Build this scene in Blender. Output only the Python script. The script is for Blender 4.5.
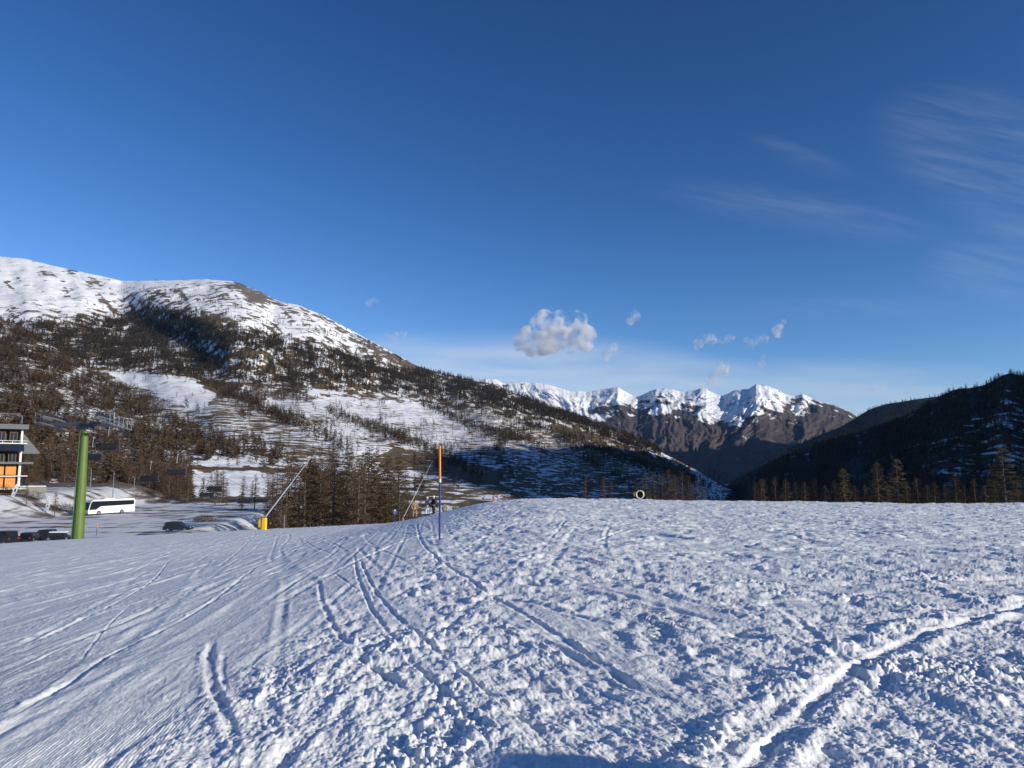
import bpy, math, random
import numpy as np
from mathutils import Vector, Matrix

# ------------------------------------------------------------------ clear, camera, sky, sun, exposure
for o in list(bpy.data.objects):
    bpy.data.objects.remove(o)
SC = bpy.context.scene
COL = SC.collection
R = math.radians
random.seed(11)

FPX = 740.0                      # focal length in pixels of the 1024 px wide picture
HORIZON = 465.0                  # eye level row
EYE = 1.6
PITCH = math.atan((HORIZON - 384.0) / FPX)
cam_data = bpy.data.cameras.new('camera')
cam_data.sensor_width = 36.0
cam_data.lens = 36.0 * FPX / 1024.0
cam_data.clip_start = 0.1
cam_data.clip_end = 60000.0
cam = bpy.data.objects.new('camera', cam_data)
cam.location = (0, 0, EYE)
cam.rotation_euler = (math.pi / 2 + PITCH, 0, 0)
COL.objects.link(cam)
SC.camera = cam

SUN_AZ = R(62)                   # measured from straight behind the camera towards the right
SUN_EL = R(17)
sun_to = Vector((math.sin(SUN_AZ) * math.cos(SUN_EL), -math.cos(SUN_AZ) * math.cos(SUN_EL), math.sin(SUN_EL)))
sd = bpy.data.lights.new('sun', 'SUN')
sd.energy = 5.0
sd.angle = R(0.53)
sd.color = (1.0, 0.93, 0.82)
so = bpy.data.objects.new('sun', sd)
so.rotation_euler = sun_to.to_track_quat('Z', 'Y').to_euler()
so.location = (60, -60, 80)
COL.objects.link(so)

W = bpy.data.worlds.new('World')
SC.world = W
W.use_nodes = True
wn, wl = W.node_tree.nodes, W.node_tree.links
wn.clear()


def nd(nodes, kind, **kw):
    n = nodes.new(kind)
    for k, v in kw.items():
        if k.startswith('i_'):
            key = k[2:]
            n.inputs[int(key) if key.isdigit() else key].default_value = v
        else:
            setattr(n, k, v)
    return n


sky = nd(wn, 'ShaderNodeTexSky', sky_type='NISHITA', sun_disc=False)
sky.sun_elevation = SUN_EL
sky.sun_rotation = math.atan2(sun_to.x, sun_to.y)
sky.altitude = 2000.0
sky.air_density = 1.0
sky.dust_density = 0.6
sky.ozone_density = 3.0
# deep alpine blue: each channel of the sky follows its own contrast curve
SKY_K = 0.115
ssep = nd(wn, 'ShaderNodeSeparateColor')
wl.new(sky.outputs[0], ssep.inputs[0])
scom = nd(wn, 'ShaderNodeCombineColor')
for ch, (gam, gain, top_) in enumerate(((2.03, 3.7, .50), (1.57, 1.76, .66), (1.41, 1.60, 0.92))):
    m1 = nd(wn, 'ShaderNodeMath', operation='MULTIPLY')
    wl.new(ssep.outputs[ch], m1.inputs[0])
    m1.inputs[1].default_value = SKY_K
    m2 = nd(wn, 'ShaderNodeMath', operation='POWER')
    wl.new(m1.outputs[0], m2.inputs[0])
    m2.inputs[1].default_value = gam
    m3 = nd(wn, 'ShaderNodeMath', operation='MULTIPLY')
    wl.new(m2.outputs[0], m3.inputs[0])
    m3.inputs[1].default_value = gain / SKY_K
    m4 = nd(wn, 'ShaderNodeMath', operation='MINIMUM')
    wl.new(m3.outputs[0], m4.inputs[0])
    m4.inputs[1].default_value = top_ / SKY_K
    wl.new(m4.outputs[0], scom.inputs[ch])
# thin high cirrus, laid out over the sky directions
tc = nd(wn, 'ShaderNodeTexCoord')
sep = nd(wn, 'ShaderNodeSeparateXYZ')
wl.new(tc.outputs['Generated'], sep.inputs[0])


def wmath(op, a, b=None, clamp=False):
    m = nd(wn, 'ShaderNodeMath', operation=op, use_clamp=clamp)
    for i, v in enumerate((a, b)):
        if v is None:
            continue
        if isinstance(v, (int, float)):
            m.inputs[i].default_value = v
        else:
            wl.new(v, m.inputs[i])
    return m.outputs[0]


def wramp(v, a, b):
    m = nd(wn, 'ShaderNodeMapRange', interpolation_type='SMOOTHSTEP')
    wl.new(v, m.inputs[0])
    m.inputs[1].default_value, m.inputs[2].default_value = a, b
    return m.outputs[0]


zz = wmath('MAXIMUM', sep.outputs[2], 0.02)
gx = wmath('DIVIDE', sep.outputs[0], zz)
gy = wmath('DIVIDE', sep.outputs[1], zz)
ax = wmath('DIVIDE', sep.outputs[0], sep.outputs[1])      # tangent of the bearing
az_ = wmath('DIVIDE', sep.outputs[2], sep.outputs[1])


def wnoise(x, y, sx, sy, scale, detail=6.0, rough=0.55, dist=0.0):
    c = nd(wn, 'ShaderNodeCombineXYZ')
    wl.new(wmath('MULTIPLY', x, sx), c.inputs[0])
    wl.new(wmath('MULTIPLY', y, sy), c.inputs[1])
    n = nd(wn, 'ShaderNodeTexNoise')
    n.inputs['Scale'].default_value = scale
    n.inputs['Detail'].default_value = detail
    n.inputs['Roughness'].default_value = rough
    n.inputs['Distortion'].default_value = dist
    wl.new(c.outputs[0], n.inputs['Vector'])
    return n.outputs[0]


def blob(cx, cz, rx, rz, rot):
    """soft elliptical patch of sky round one bearing/height"""
    dx = wmath('SUBTRACT', ax, cx)
    dz = wmath('SUBTRACT', az_, cz)
    c, s = math.cos(rot), math.sin(rot)
    u = wmath('DIVIDE', wmath('ADD', wmath('MULTIPLY', dx, c), wmath('MULTIPLY', dz, s)), rx)
    v = wmath('DIVIDE', wmath('SUBTRACT', wmath('MULTIPLY', dz, c), wmath('MULTIPLY', dx, s)), rz)
    rr = wmath('ADD', wmath('MULTIPLY', u, u), wmath('MULTIPLY', v, v))
    return wmath('SUBTRACT', 1.0, wramp(rr, 0.0, 1.0))


front = wramp(sep.outputs[1], 0.05, 0.3)
fine = wnoise(wmath('ADD', ax, wmath('MULTIPLY', az_, 0.8)), wmath('ADD', az_, wmath('MULTIPLY', ax, 0.22)), 2.2, 16.0, 2.4, 9.0, 0.66, 0.35)
wisps = wmath('ADD', wmath('MULTIPLY', wramp(fine, 0.32, 0.78), 0.85), 0.05)
cir = wmath('MULTIPLY', blob(0.40, 0.352, 0.24, 0.036, -0.17), 0.12)
cir = wmath('ADD', cir, wmath('MULTIPLY', blob(0.68, 0.43, 0.20, 0.12, -0.35), 0.17))
cir = wmath('ADD', cir, wmath('MULTIPLY', blob(0.41, 0.43, 0.09, 0.022, -0.40), 0.10))
cir = wmath('ADD', cir, wmath('MULTIPLY', blob(0.45, 0.215, 0.30, 0.02, 0.0), 0.07))
cir = wmath('ADD', cir, wmath('MULTIPLY', blob(0.68, 0.28, 0.14, 0.07, 0.2), 0.14))
veil_n = wramp(wnoise(ax, az_, 1.6, 14.0, 2.2, 6.0, 0.55, 0.3), 0.30, 0.70)
veil = wmath('MULTIPLY', blob(0.0, 0.130, 0.36, 0.058, -0.03), wmath('ADD', wmath('MULTIPLY', veil_n, 0.42), 0.26))
veil2 = wmath('MULTIPLY', blob(0.40, 0.10, 0.42, 0.05, 0.0), wmath('ADD', wmath('MULTIPLY', veil_n, 0.26), 0.14))
cover = wmath('ADD', wmath('MULTIPLY', cir, wisps), wmath('ADD', veil, veil2))
cover = wmath('MULTIPLY', cover, front, True)
mixc = nd(wn, 'ShaderNodeMix', data_type='RGBA')
wl.new(cover, mixc.inputs[0])
wl.new(scom.outputs[0], mixc.inputs[6])
mixc.inputs[7].default_value = (5.6, 6.2, 7.0, 1)
bg = nd(wn, 'ShaderNodeBackground')
bg.inputs['Strength'].default_value = SKY_K
wl.new(mixc.outputs[2], bg.inputs['Color'])
wo = nd(wn, 'ShaderNodeOutputWorld')
wl.new(bg.outputs[0], wo.inputs['Surface'])

vs = SC.view_settings
vs.view_transform = 'Standard'
vs.look = 'None'
vs.exposure = 0.0
vs.gamma = 1.0
vs.use_curve_mapping = False
SC.cycles.max_bounces = 6
SC.cycles.diffuse_bounces = 3
SC.cycles.volume_bounces = 3

# ------------------------------------------------------------------ picture <-> place
_f = np.array((0.0, math.cos(PITCH), math.sin(PITCH)))
_u = np.array((0.0, -math.sin(PITCH), math.cos(PITCH)))


def at(px, py, Y):
    """the point seen at (px, py) that lies Y metres ahead"""
    a = (np.asarray(px, float) - 512.0) / FPX
    b = (384.0 - np.asarray(py, float)) / FPX
    dy = _f[1] + b * _u[1]
    dz = _f[2] + b * _u[2]
    s = np.asarray(Y, float) / dy
    x, y, z = np.broadcast_arrays(a * s, dy * s, EYE + dz * s)
    return np.stack([x, y, z], -1)


def to_px(P):
    d = np.asarray(P, float) - np.array((0, 0, EYE))
    w = d @ _f
    return 512 + FPX * d[..., 0] / w, 384 - FPX * (d @ _u) / w


# ------------------------------------------------------------------ noise in numpy
def _hash(ix, iy, seed):
    h = (ix.astype(np.int64) * 374761393 + iy.astype(np.int64) * 668265263 + seed * 974634173) & 0xffffffff
    h = ((h ^ (h >> 13)) * 1274126177) & 0xffffffff
    return (h ^ (h >> 16)) & 0xffffffff


_ANG = np.linspace(0, 2 * np.pi, 256, endpoint=False)
_GX, _GY = np.cos(_ANG).astype(np.float32), np.sin(_ANG).astype(np.float32)


def perlin(x, y, seed=0):
    x = np.asarray(x, np.float64)
    y = np.asarray(y, np.float64)
    x0, y0 = np.floor(x), np.floor(y)
    fx, fy = (x - x0).astype(np.float32), (y - y0).astype(np.float32)
    ux = fx * fx * fx * (fx * (fx * 6 - 15) + 10)
    uy = fy * fy * fy * (fy * (fy * 6 - 15) + 10)
    out = 0
    for dx in (0, 1):
        for dy in (0, 1):
            h = _hash(x0 + dx, y0 + dy, seed) & 255
            g = _GX[h] * (fx - dx) + _GY[h] * (fy - dy)
            out = out + g * (ux if dx else 1 - ux) * (uy if dy else 1 - uy)
    return out * 1.4


def fbm(x, y, seed=0, octaves=5, gain=0.5, lac=2.03, ridged=False):
    t, a, s = 0, 1.0, 0.0
    for k in range(octaves):
        n = perlin(x, y, seed + k * 17)
        if ridged:
            n = 1 - 2 * np.abs(n)
        t = t + a * n
        s += a
        a *= gain
        x = x * lac + 5.2
        y = y * lac + 1.7
    return t / s


def clods(x, y, seed=0, keep=0.6):
    """round lumps: one per cell, of random size and height"""
    x0, y0 = np.floor(x), np.floor(y)
    out = np.zeros(np.shape(x), np.float32)
    for dx in (-1, 0, 1):
        for dy in (-1, 0, 1):
            ix, iy = x0 + dx, y0 + dy
            h = _hash(ix, iy, seed)
            ox = (h & 255) / 255.0
            oy = ((h >> 8) & 255) / 255.0
            s = ((h >> 16) & 255) / 255.0
            r = 0.25 + 0.55 * s
            d2 = ((ix + ox - x) ** 2 + (iy + oy - y) ** 2) / (r * r)
            b = np.where(((h >> 24) & 255) / 255.0 < keep, np.maximum(0, 1 - d2) ** 1.15 * r, 0)
            out = np.maximum(out, b.astype(np.float32))
    return out


def sstep(a, b, x):
    t = np.clip((x - a) / (b - a), 0, 1)
    return t * t * (3 - 2 * t)


# ------------------------------------------------------------------ materials
MATS = {}


def new_mat(name):
    m = bpy.data.materials.new(name)
    m.use_nodes = True
    n = m.node_tree.nodes
    return m, n, m.node_tree.links, n['Principled BSDF']


def plain(name, col, rough=0.6, metal=0.0, var=0.12, scale=3.0, bump=0.0, spec=0.5):
    """one colour broken up by a soft procedural grain"""
    if name in MATS:
        return MATS[name]
    m, n, l, b = new_mat(name)
    tc = nd(n, 'ShaderNodeTexCoord')
    t = nd(n, 'ShaderNodeTexNoise')
    t.inputs['Scale'].default_value = scale
    t.inputs['Detail'].default_value = 5
    l.new(tc.outputs['Object'], t.inputs['Vector'])
    mx = nd(n, 'ShaderNodeMix', data_type='RGBA')
    mx.inputs[6].default_value = tuple(c * (1 - var) for c in col) + (1,)
    mx.inputs[7].default_value = tuple(min(1, c * (1 + var)) for c in col) + (1,)
    l.new(t.outputs[0], mx.inputs[0])
    l.new(mx.outputs[2], b.inputs['Base Color'])
    b.inputs['Roughness'].default_value = rough
    b.inputs['Metallic'].default_value = metal
    b.inputs['Specular IOR Level'].default_value = spec
    if bump:
        bp = nd(n, 'ShaderNodeBump')
        bp.inputs['Strength'].default_value = bump
        l.new(t.outputs[0], bp.inputs['Height'])
        l.new(bp.outputs[0], b.inputs['Normal'])
    MATS[name] = m
    return m


SNOW = (0.86, 0.865, 0.865, 1)


def snow_mat():
    m, n, l, b = new_mat('piste snow')
    g = nd(n, 'ShaderNodeNewGeometry')
    t1 = nd(n, 'ShaderNodeTexNoise', i_Scale=26.0, i_Detail=5.0, i_Roughness=0.6)
    t2 = nd(n, 'ShaderNodeTexNoise', i_Scale=0.5, i_Detail=4.0)
    l.new(g.outputs['Position'], t1.inputs['Vector'])
    l.new(g.outputs['Position'], t2.inputs['Vector'])
    mx = nd(n, 'ShaderNodeMix', data_type='RGBA')
    mx.inputs[6].default_value = (0.80, 0.80, 0.79, 1)
    mx.inputs[7].default_value = (0.89, 0.89, 0.875, 1)
    l.new(t2.outputs[0], mx.inputs[0])
    l.new(mx.outputs[2], b.inputs['Base Color'])
    bp = nd(n, 'ShaderNodeBump', i_Strength=0.8, i_Distance=0.010)
    l.new(t1.outputs[0], bp.inputs['Height'])
    t3 = nd(n, 'ShaderNodeTexNoise', i_Scale=7.0, i_Detail=7.0, i_Roughness=0.7)
    l.new(g.outputs['Position'], t3.inputs['Vector'])
    bp2 = nd(n, 'ShaderNodeBump', i_Strength=0.38, i_Distance=0.03)
    l.new(t3.outputs[0], bp2.inputs['Height'])
    l.new(bp.outputs[0], bp2.inputs['Normal'])
    l.new(bp2.outputs[0], b.inputs['Normal'])
    b.inputs['Roughness'].default_value = 0.6
    b.inputs['Specular IOR Level'].default_value = 0.25
    return m


def hill_mat(name, snow=SNOW, grass=(0.13, 0.095, 0.055), rock=(0.16, 0.14, 0.12), stripe=(1 / 70, 1 / 4.5),
             patch=1 / 45, hard=0.10, bump=6.0):
    """snow over grass terraces and rock; per-vertex attributes say how bare and how rocky the ground is"""
    m, n, l, b = new_mat(name)
    g = nd(n, 'ShaderNodeNewGeometry')
    mp = nd(n, 'ShaderNodeMapping')
    mp.inputs['Scale'].default_value = (stripe[0], stripe[0], stripe[1])
    l.new(g.outputs['Position'], mp.inputs['Vector'])
    ts = nd(n, 'ShaderNodeTexNoise', i_Scale=1.0, i_Detail=9.0, i_Roughness=0.66)
    l.new(mp.outputs[0], ts.inputs['Vector'])
    tp = nd(n, 'ShaderNodeTexNoise', i_Scale=patch, i_Detail=8.0, i_Roughness=0.62)
    mq = nd(n, 'ShaderNodeMapping')
    mq.inputs['Scale'].default_value = (1.0, 0.40, 1.0)
    l.new(g.outputs['Position'], mq.inputs['Vector'])
    l.new(mq.outputs[0], tp.inputs['Vector'])
    ab = nd(n, 'ShaderNodeAttribute', attribute_name='bare')
    ar = nd(n, 'ShaderNodeAttribute', attribute_name='rocky')
    at_ = nd(n, 'ShaderNodeAttribute', attribute_name='terrace')

    def mt(op, a, c):
        q = nd(n, 'ShaderNodeMath', operation=op)
        for i, v in enumerate((a, c)):
            if isinstance(v, (int, float)):
                q.inputs[i].default_value = v
            else:
                l.new(v, q.inputs[i])
        return q.outputs[0]
    mixn = nd(n, 'ShaderNodeMix', data_type='FLOAT')
    l.new(at_.outputs['Fac'], mixn.inputs[0])
    l.new(tp.outputs[0], mixn.inputs[2])
    l.new(ts.outputs[0], mixn.inputs[3])
    # noise is about 0.3..0.7: bare where noise < bare attribute
    thr = mt('SUBTRACT', mt('ADD', mt('MULTIPLY', ab.outputs['Fac'], 0.5), 0.25), mixn.outputs[0])
    mr = nd(n, 'ShaderNodeMapRange', interpolation_type='SMOOTHSTEP')
    mr.inputs[1].default_value, mr.inputs[2].default_value = -hard * 0.5, hard * 0.5
    l.new(thr, mr.inputs[0])
    # brown ground with its own variation
    tv = nd(n, 'ShaderNodeTexNoise', i_Scale=patch * 4, i_Detail=6.0)
    l.new(g.outputs['Position'], tv.inputs['Vector'])
    gm = nd(n, 'ShaderNodeMix', data_type='RGBA')
    gm.inputs[6].default_value = tuple(c * 0.6 for c in grass) + (1,)
    gm.inputs[7].default_value = tuple(c * 1.4 for c in grass) + (1,)
    l.new(tv.outputs[0], gm.inputs[0])
    rm = nd(n, 'ShaderNodeMix', data_type='RGBA')
    l.new(ar.outputs['Fac'], rm.inputs[0])
    l.new(gm.outputs[2], rm.inputs[6])
    rm.inputs[7].default_value = rock + (1,)
    fm = nd(n, 'ShaderNodeMix', data_type='RGBA')
    l.new(mr.outputs[0], fm.inputs[0])
    fm.inputs[6].default_value = snow
    l.new(rm.outputs[2], fm.inputs[7])
    l.new(fm.outputs[2], b.inputs['Base Color'])
    bp = nd(n, 'ShaderNodeBump', i_Strength=0.6, i_Distance=bump)
    l.new(tp.outputs[0], bp.inputs['Height'])
    l.new(bp.outputs[0], b.inputs['Normal'])
    b.inputs['Roughness'].default_value = 0.9
    b.inputs['Specular IOR Level'].default_value = 0.1
    return m


# ------------------------------------------------------------------ object helpers
def tag(o, label=None, cat=None, group=None, kind=None):
    if label:
        o['label'] = label
    if cat:
        o['category'] = cat
    if group:
        o['group'] = group
    if kind:
        o['kind'] = kind
    return o


def thing(name, label, cat, loc=(0, 0, 0), rz=0.0, group=None):
    o = bpy.data.objects.new(name, None)
    o.empty_display_size = 0.3
    COL.objects.link(o)
    o.location = tuple(float(c) for c in loc)
    o.rotation_euler = (0, 0, rz)
    return tag(o, label, cat, group)


def mesh_np(name, verts, quads=None, tris=None, smooth=False):
    me = bpy.data.meshes.new(name)
    verts = np.ascontiguousarray(verts, np.float32).reshape(-1, 3)
    me.vertices.add(len(verts))
    me.vertices.foreach_set('co', verts.ravel())
    loops, starts, n = [], [], 0
    for f, k in ((quads, 4), (tris, 3)):
        if f is None or len(f) == 0:
            continue
        f = np.asarray(f, np.int32).reshape(-1, k)
        loops.append(f.ravel())
        starts.append(np.arange(len(f), dtype=np.int32) * k + n)
        n += f.size
    loops = np.concatenate(loops)
    starts = np.concatenate(starts)
    me.loops.add(len(loops))
    me.loops.foreach_set('vertex_index', loops)
    me.polygons.add(len(starts))
    me.polygons.foreach_set('loop_start', starts)
    me.polygons.foreach_set('use_smooth', np.full(len(starts), smooth, bool))
    me.update(calc_edges=True)
    return me


def link(name, me, mat=None, parent=None):
    o = bpy.data.objects.new(name, me)
    COL.objects.link(o)
    if mat is not None and len(me.materials) == 0:
        me.materials.append(mat)
    if parent is not None:
        o.parent = parent
    return o


def add_attr(me, name, vals):
    a = me.attributes.new(name, 'FLOAT', 'POINT')
    a.data.foreach_set('value', np.ascontiguousarray(vals, np.float32).ravel())


class MB:
    """collects boxes, bars, tubes and lathes; build() links them as one mesh object"""

    def __init__(self):
        self.v, self.f = [], []

    def add(self, vs_, fs_, M=None):
        k = len(self.v)
        for p in vs_:
            p = Vector(p)
            self.v.append(tuple(M @ p) if M is not None else tuple(p))
        self.f += [tuple(i + k for i in q) for q in fs_]
        return self

    def box(self, c, s, rot=None, bevel=0.0, taper=1.0):
        x, y, z = (d / 2 for d in s)
        b = min(bevel, x * .9, y * .9)
        if b > 0:
            ring = [(-x + b, -y), (x - b, -y), (x, -y + b), (x, y - b), (x - b, y), (-x + b, y), (-x, y - b), (-x, -y + b)]
        else:
            ring = [(-x, -y), (x, -y), (x, y), (-x, y)]
        n = len(ring)
        lv = [(-z, 1.0), (z, taper)]
        if b > 0:
            q = 1 - b / max(x, y)
            lv = [(-z, q), (-z + b, 1.0), (z - b, taper), (z, taper * q)]
        vs_ = [(px * t, py * t, h) for h, t in lv for px, py in ring]
        fs_ = [tuple(reversed(range(n)))]
        for k in range(len(lv) - 1):
            fs_ += [(k * n + i, k * n + (i + 1) % n, (k + 1) * n + (i + 1) % n, (k + 1) * n + i) for i in range(n)]
        fs_.append(tuple((len(lv) - 1) * n + i for i in range(n)))
        M = Matrix.Translation(Vector(c))
        if rot is not None:
            M = M @ (rot if isinstance(rot, Matrix) else Matrix.Rotation(rot, 4, 'Z'))
        return self.add(vs_, fs_, M)

    def tube(self, pts, r, n=8, closed=False, cap=True):
        pts = [Vector(p) for p in pts]
        rs = r if isinstance(r, (list, tuple)) else [r] * len(pts)
        vs_, fs_ = [], []
        m = len(pts)
        ref = None
        for i, p in enumerate(pts):
            if closed:
                t = pts[(i + 1) % m] - pts[i - 1]
            else:
                t = pts[min(i + 1, m - 1)] - pts[max(i - 1, 0)]
            t.normalize()
            if ref is None:
                ref = Vector((0, 0, 1)) if abs(t.z) < 0.9 else Vector((1, 0, 0))
            a = t.cross(ref)
            if a.length < 1e-4:
                a = t.cross(Vector((0.3, 1, 0.2)))
            a.normalize()
            b = t.cross(a)
            ref = -b if False else ref
            for k in range(n):
                q = 2 * math.pi * k / n
                vs_.append(p + a * math.cos(q) * rs[i] + b * math.sin(q) * rs[i])
        for i in range(m if closed else m - 1):
            j = (i + 1) % m
            fs_ += [(i * n + k, i * n + (k + 1) % n, j * n + (k + 1) % n, j * n + k) for k in range(n)]
        if cap and not closed:
            fs_ += [tuple(reversed(range(n))), tuple((m - 1) * n + k for k in range(n))]
        return self.add(vs_, fs_)

    def lathe(self, prof, n=20, M=None):
        vs_, fs_ = [], []
        for r, z in prof:
            for k in range(n):
                q = 2 * math.pi * k / n
                vs_.append((r * math.cos(q), r * math.sin(q), z))
        for i in range(len(prof) - 1):
            fs_ += [(i * n + k, i * n + (k + 1) % n, (i + 1) * n + (k + 1) % n, (i + 1) * n + k) for k in range(n)]
        fs_ += [tuple(reversed(range(n))), tuple((len(prof) - 1) * n + k for k in range(n))]
        return self.add(vs_, fs_, M)

    def prism(self, outline, d0, d1, M=None):
        """outline in x,z extruded along y from d0 to d1"""
        n = len(outline)
        vs_ = [(x, d0, z) for x, z in outline] + [(x, d1, z) for x, z in outline]
        fs_ = [tuple(range(n)), tuple(reversed(range(n, 2 * n)))]
        fs_ += [((i + 1) % n, i, n + i, n + (i + 1) % n) for i in range(n)]
        return self.add(vs_, fs_, M)

    def build(self, name, mat, parent=None, smooth=False):
        me = bpy.data.meshes.new(name)
        me.from_pydata(self.v, [], self.f)
        if smooth:
            me.polygons.foreach_set('use_smooth', [True] * len(me.polygons))
            try:
                me.set_sharp_from_angle(angle=R(40))
            except Exception:
                pass
        me.update()
        return link(name, me, mat, parent)


def grid_quads(nv, nu):
    i = np.arange(nv * nu).reshape(nv, nu)
    return np.stack([i[:-1, :-1], i[:-1, 1:], i[1:, 1:], i[1:, :-1]], -1).reshape(-1, 4)


def in_poly(px, py, poly):
    """soft-free point in polygon test for arrays"""
    px, py = px + 9 * fbm(px * .055, py * .09, 601, 4), py + 7 * fbm(px * .05, py * .08, 602, 4)
    inside = np.zeros(np.shape(px), bool)
    n = len(poly)
    for i in range(n):
        x0, y0 = poly[i]
        x1, y1 = poly[(i + 1) % n]
        c = ((y0 > py) != (y1 > py)) & (px < (x1 - x0) * (py - y0) / ((y1 - y0) if y1 != y0 else 1e-9) + x0)
        inside ^= c
    return inside


def dist_line(px, py, line):
    d = np.full(np.shape(px), 1e9)
    for (x0, y0), (x1, y1) in zip(line[:-1], line[1:]):
        dx, dy = x1 - x0, y1 - y0
        t = np.clip(((px - x0) * dx + (py - y0) * dy) / (dx * dx + dy * dy + 1e-12), 0, 1)
        d = np.minimum(d, np.hypot(px - x0 - t * dx, py - y0 - t * dy))
    return d


# ------------------------------------------------------------------ the snow in front
def near_base(x, y):
    """broad shape of the piste: a plateau on the right, the run dropping away on the left"""
    x = np.asarray(x, float)
    y = np.asarray(y, float)
    yy = np.maximum(y, 0)
    zr = -0.021 * yy + 0.006 * np.sin(x * 0.11 + 1) * yy * 0.4
    zl = -0.049 * yy + 0.037 * np.minimum(x, 0)
    w = sstep(4.0, -11.0, x + 0.03 * yy)
    z = zr * (1 - w) + zl * w
    # the brow where the ground drops out of sight
    yc = np.interp(x, [-60, -45, -36, -29, -22, -9, -4, 1, 10, 45, 90],
                   [40, 48, 56, 64, 69, 73, 66, 60, 58, 56, 56]) + 0.7 * np.sin(x * 0.35) + 0.5 * np.sin(x * 0.13 + 2)
    e = np.maximum(y - yc, 0)
    z = z - 0.42 * np.sqrt(e * e + 9) + 0.42 * 3
    # snow heap added out of view, shaped to cast the shadow on the foreground
    z = z + 1.61 * np.exp(-((x - 4.75) / 0.55) ** 4 - ((y - 1.85) / 0.58) ** 4)
    return z


def hit(px, py, y0=2.0, y1=90.0):
    """where the sight line through a pixel first meets the snow"""
    Y = np.linspace(y0, y1, 6000)
    P = at(px, py, Y)
    g = near_base(P[:, 0], P[:, 1])
    k = np.argmax(P[:, 2] < g)
    return P[k] if P[k, 2] < g[k] else None


TRACKS = [  # (line in picture coordinates, half width m, depth m, berm side bias)
    ([(0, 600), (60, 585), (120, 572), (165, 559)], 0.06, 0.030),
    ([(0, 657), (60, 630), (120, 602), (152, 582), (168, 562)], 0.06, 0.035),
    ([(-20, 692), (30, 664), (100, 632), (150, 610), (205, 585)], 0.05, 0.022),
    ([(-10, 732), (30, 705), (75, 682), (105, 656), (160, 632), (215, 600), (258, 566)], 0.08, 0.035),
    ([(78, 664), (105, 628), (130, 606)], 0.04, 0.02),
    ([(354, 556), (358, 580), (372, 610), (398, 645), (415, 668), (445, 695), (480, 728), (500, 748)], 0.07, 0.045),
    ([(360, 560), (372, 588), (392, 612), (425, 642), (470, 682), (520, 720), (560, 750)], 0.07, 0.045),
    ([(319, 578), (321, 602), (335, 628), (352, 648), (372, 670), (400, 690), (420, 706)], 0.08, 0.045),
    ([(333, 572), (350, 585), (362, 595)], 0.06, 0.03),
    ([(417, 524), (419, 538), (428, 552), (445, 566), (480, 588), (520, 612), (580, 650), (622, 676), (650, 700)], 0.09, 0.06),
    ([(436, 530), (400, 543), (360, 560), (325, 577), (298, 592), (270, 606)], 0.16, 0.05),
    ([(214, 636), (210, 650), (209, 668), (214, 690), (224, 712), (236, 746), (244, 765)], 0.10, 0.055),
    ([(225, 650), (222, 668), (226, 690), (205, 705)], 0.06, 0.035),
    ([(262, 700), (272, 722), (280, 742), (268, 768)], 0.06, 0.04),
    ([(520, 548), (570, 552), (625, 549), (700, 552)], 0.10, 0.05),
    ([(560, 536), (640, 524), (740, 526), (860, 534), (1024, 546)], 0.30, 0.06),
    ([(590, 545), (620, 534), (660, 530)], 0.12, 0.06),
    ([(690, 640), (730, 652), (760, 668)], 0.06, 0.04),
    ([(705, 632), (745, 646), (770, 655)], 0.05, 0.03),
    ([(900, 675), (950, 682), (1030, 690)], 0.10, 0.05),
    ([(500, 706), (530, 726), (575, 752)], 0.05, 0.03),
    ([(640, 598), (700, 604), (800, 602), (900, 590)], 0.10, 0.035),
    ([(0, 623), (80, 597), (150, 583), (230, 556), (300, 542)], 0.10, 0.018),
    ([(130, 640), (190, 612), (250, 583), (300, 562)], 0.05, 0.02),
    ([(60, 560), (150, 548), (260, 540), (380, 526)], 0.12, 0.018),
]


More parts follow.
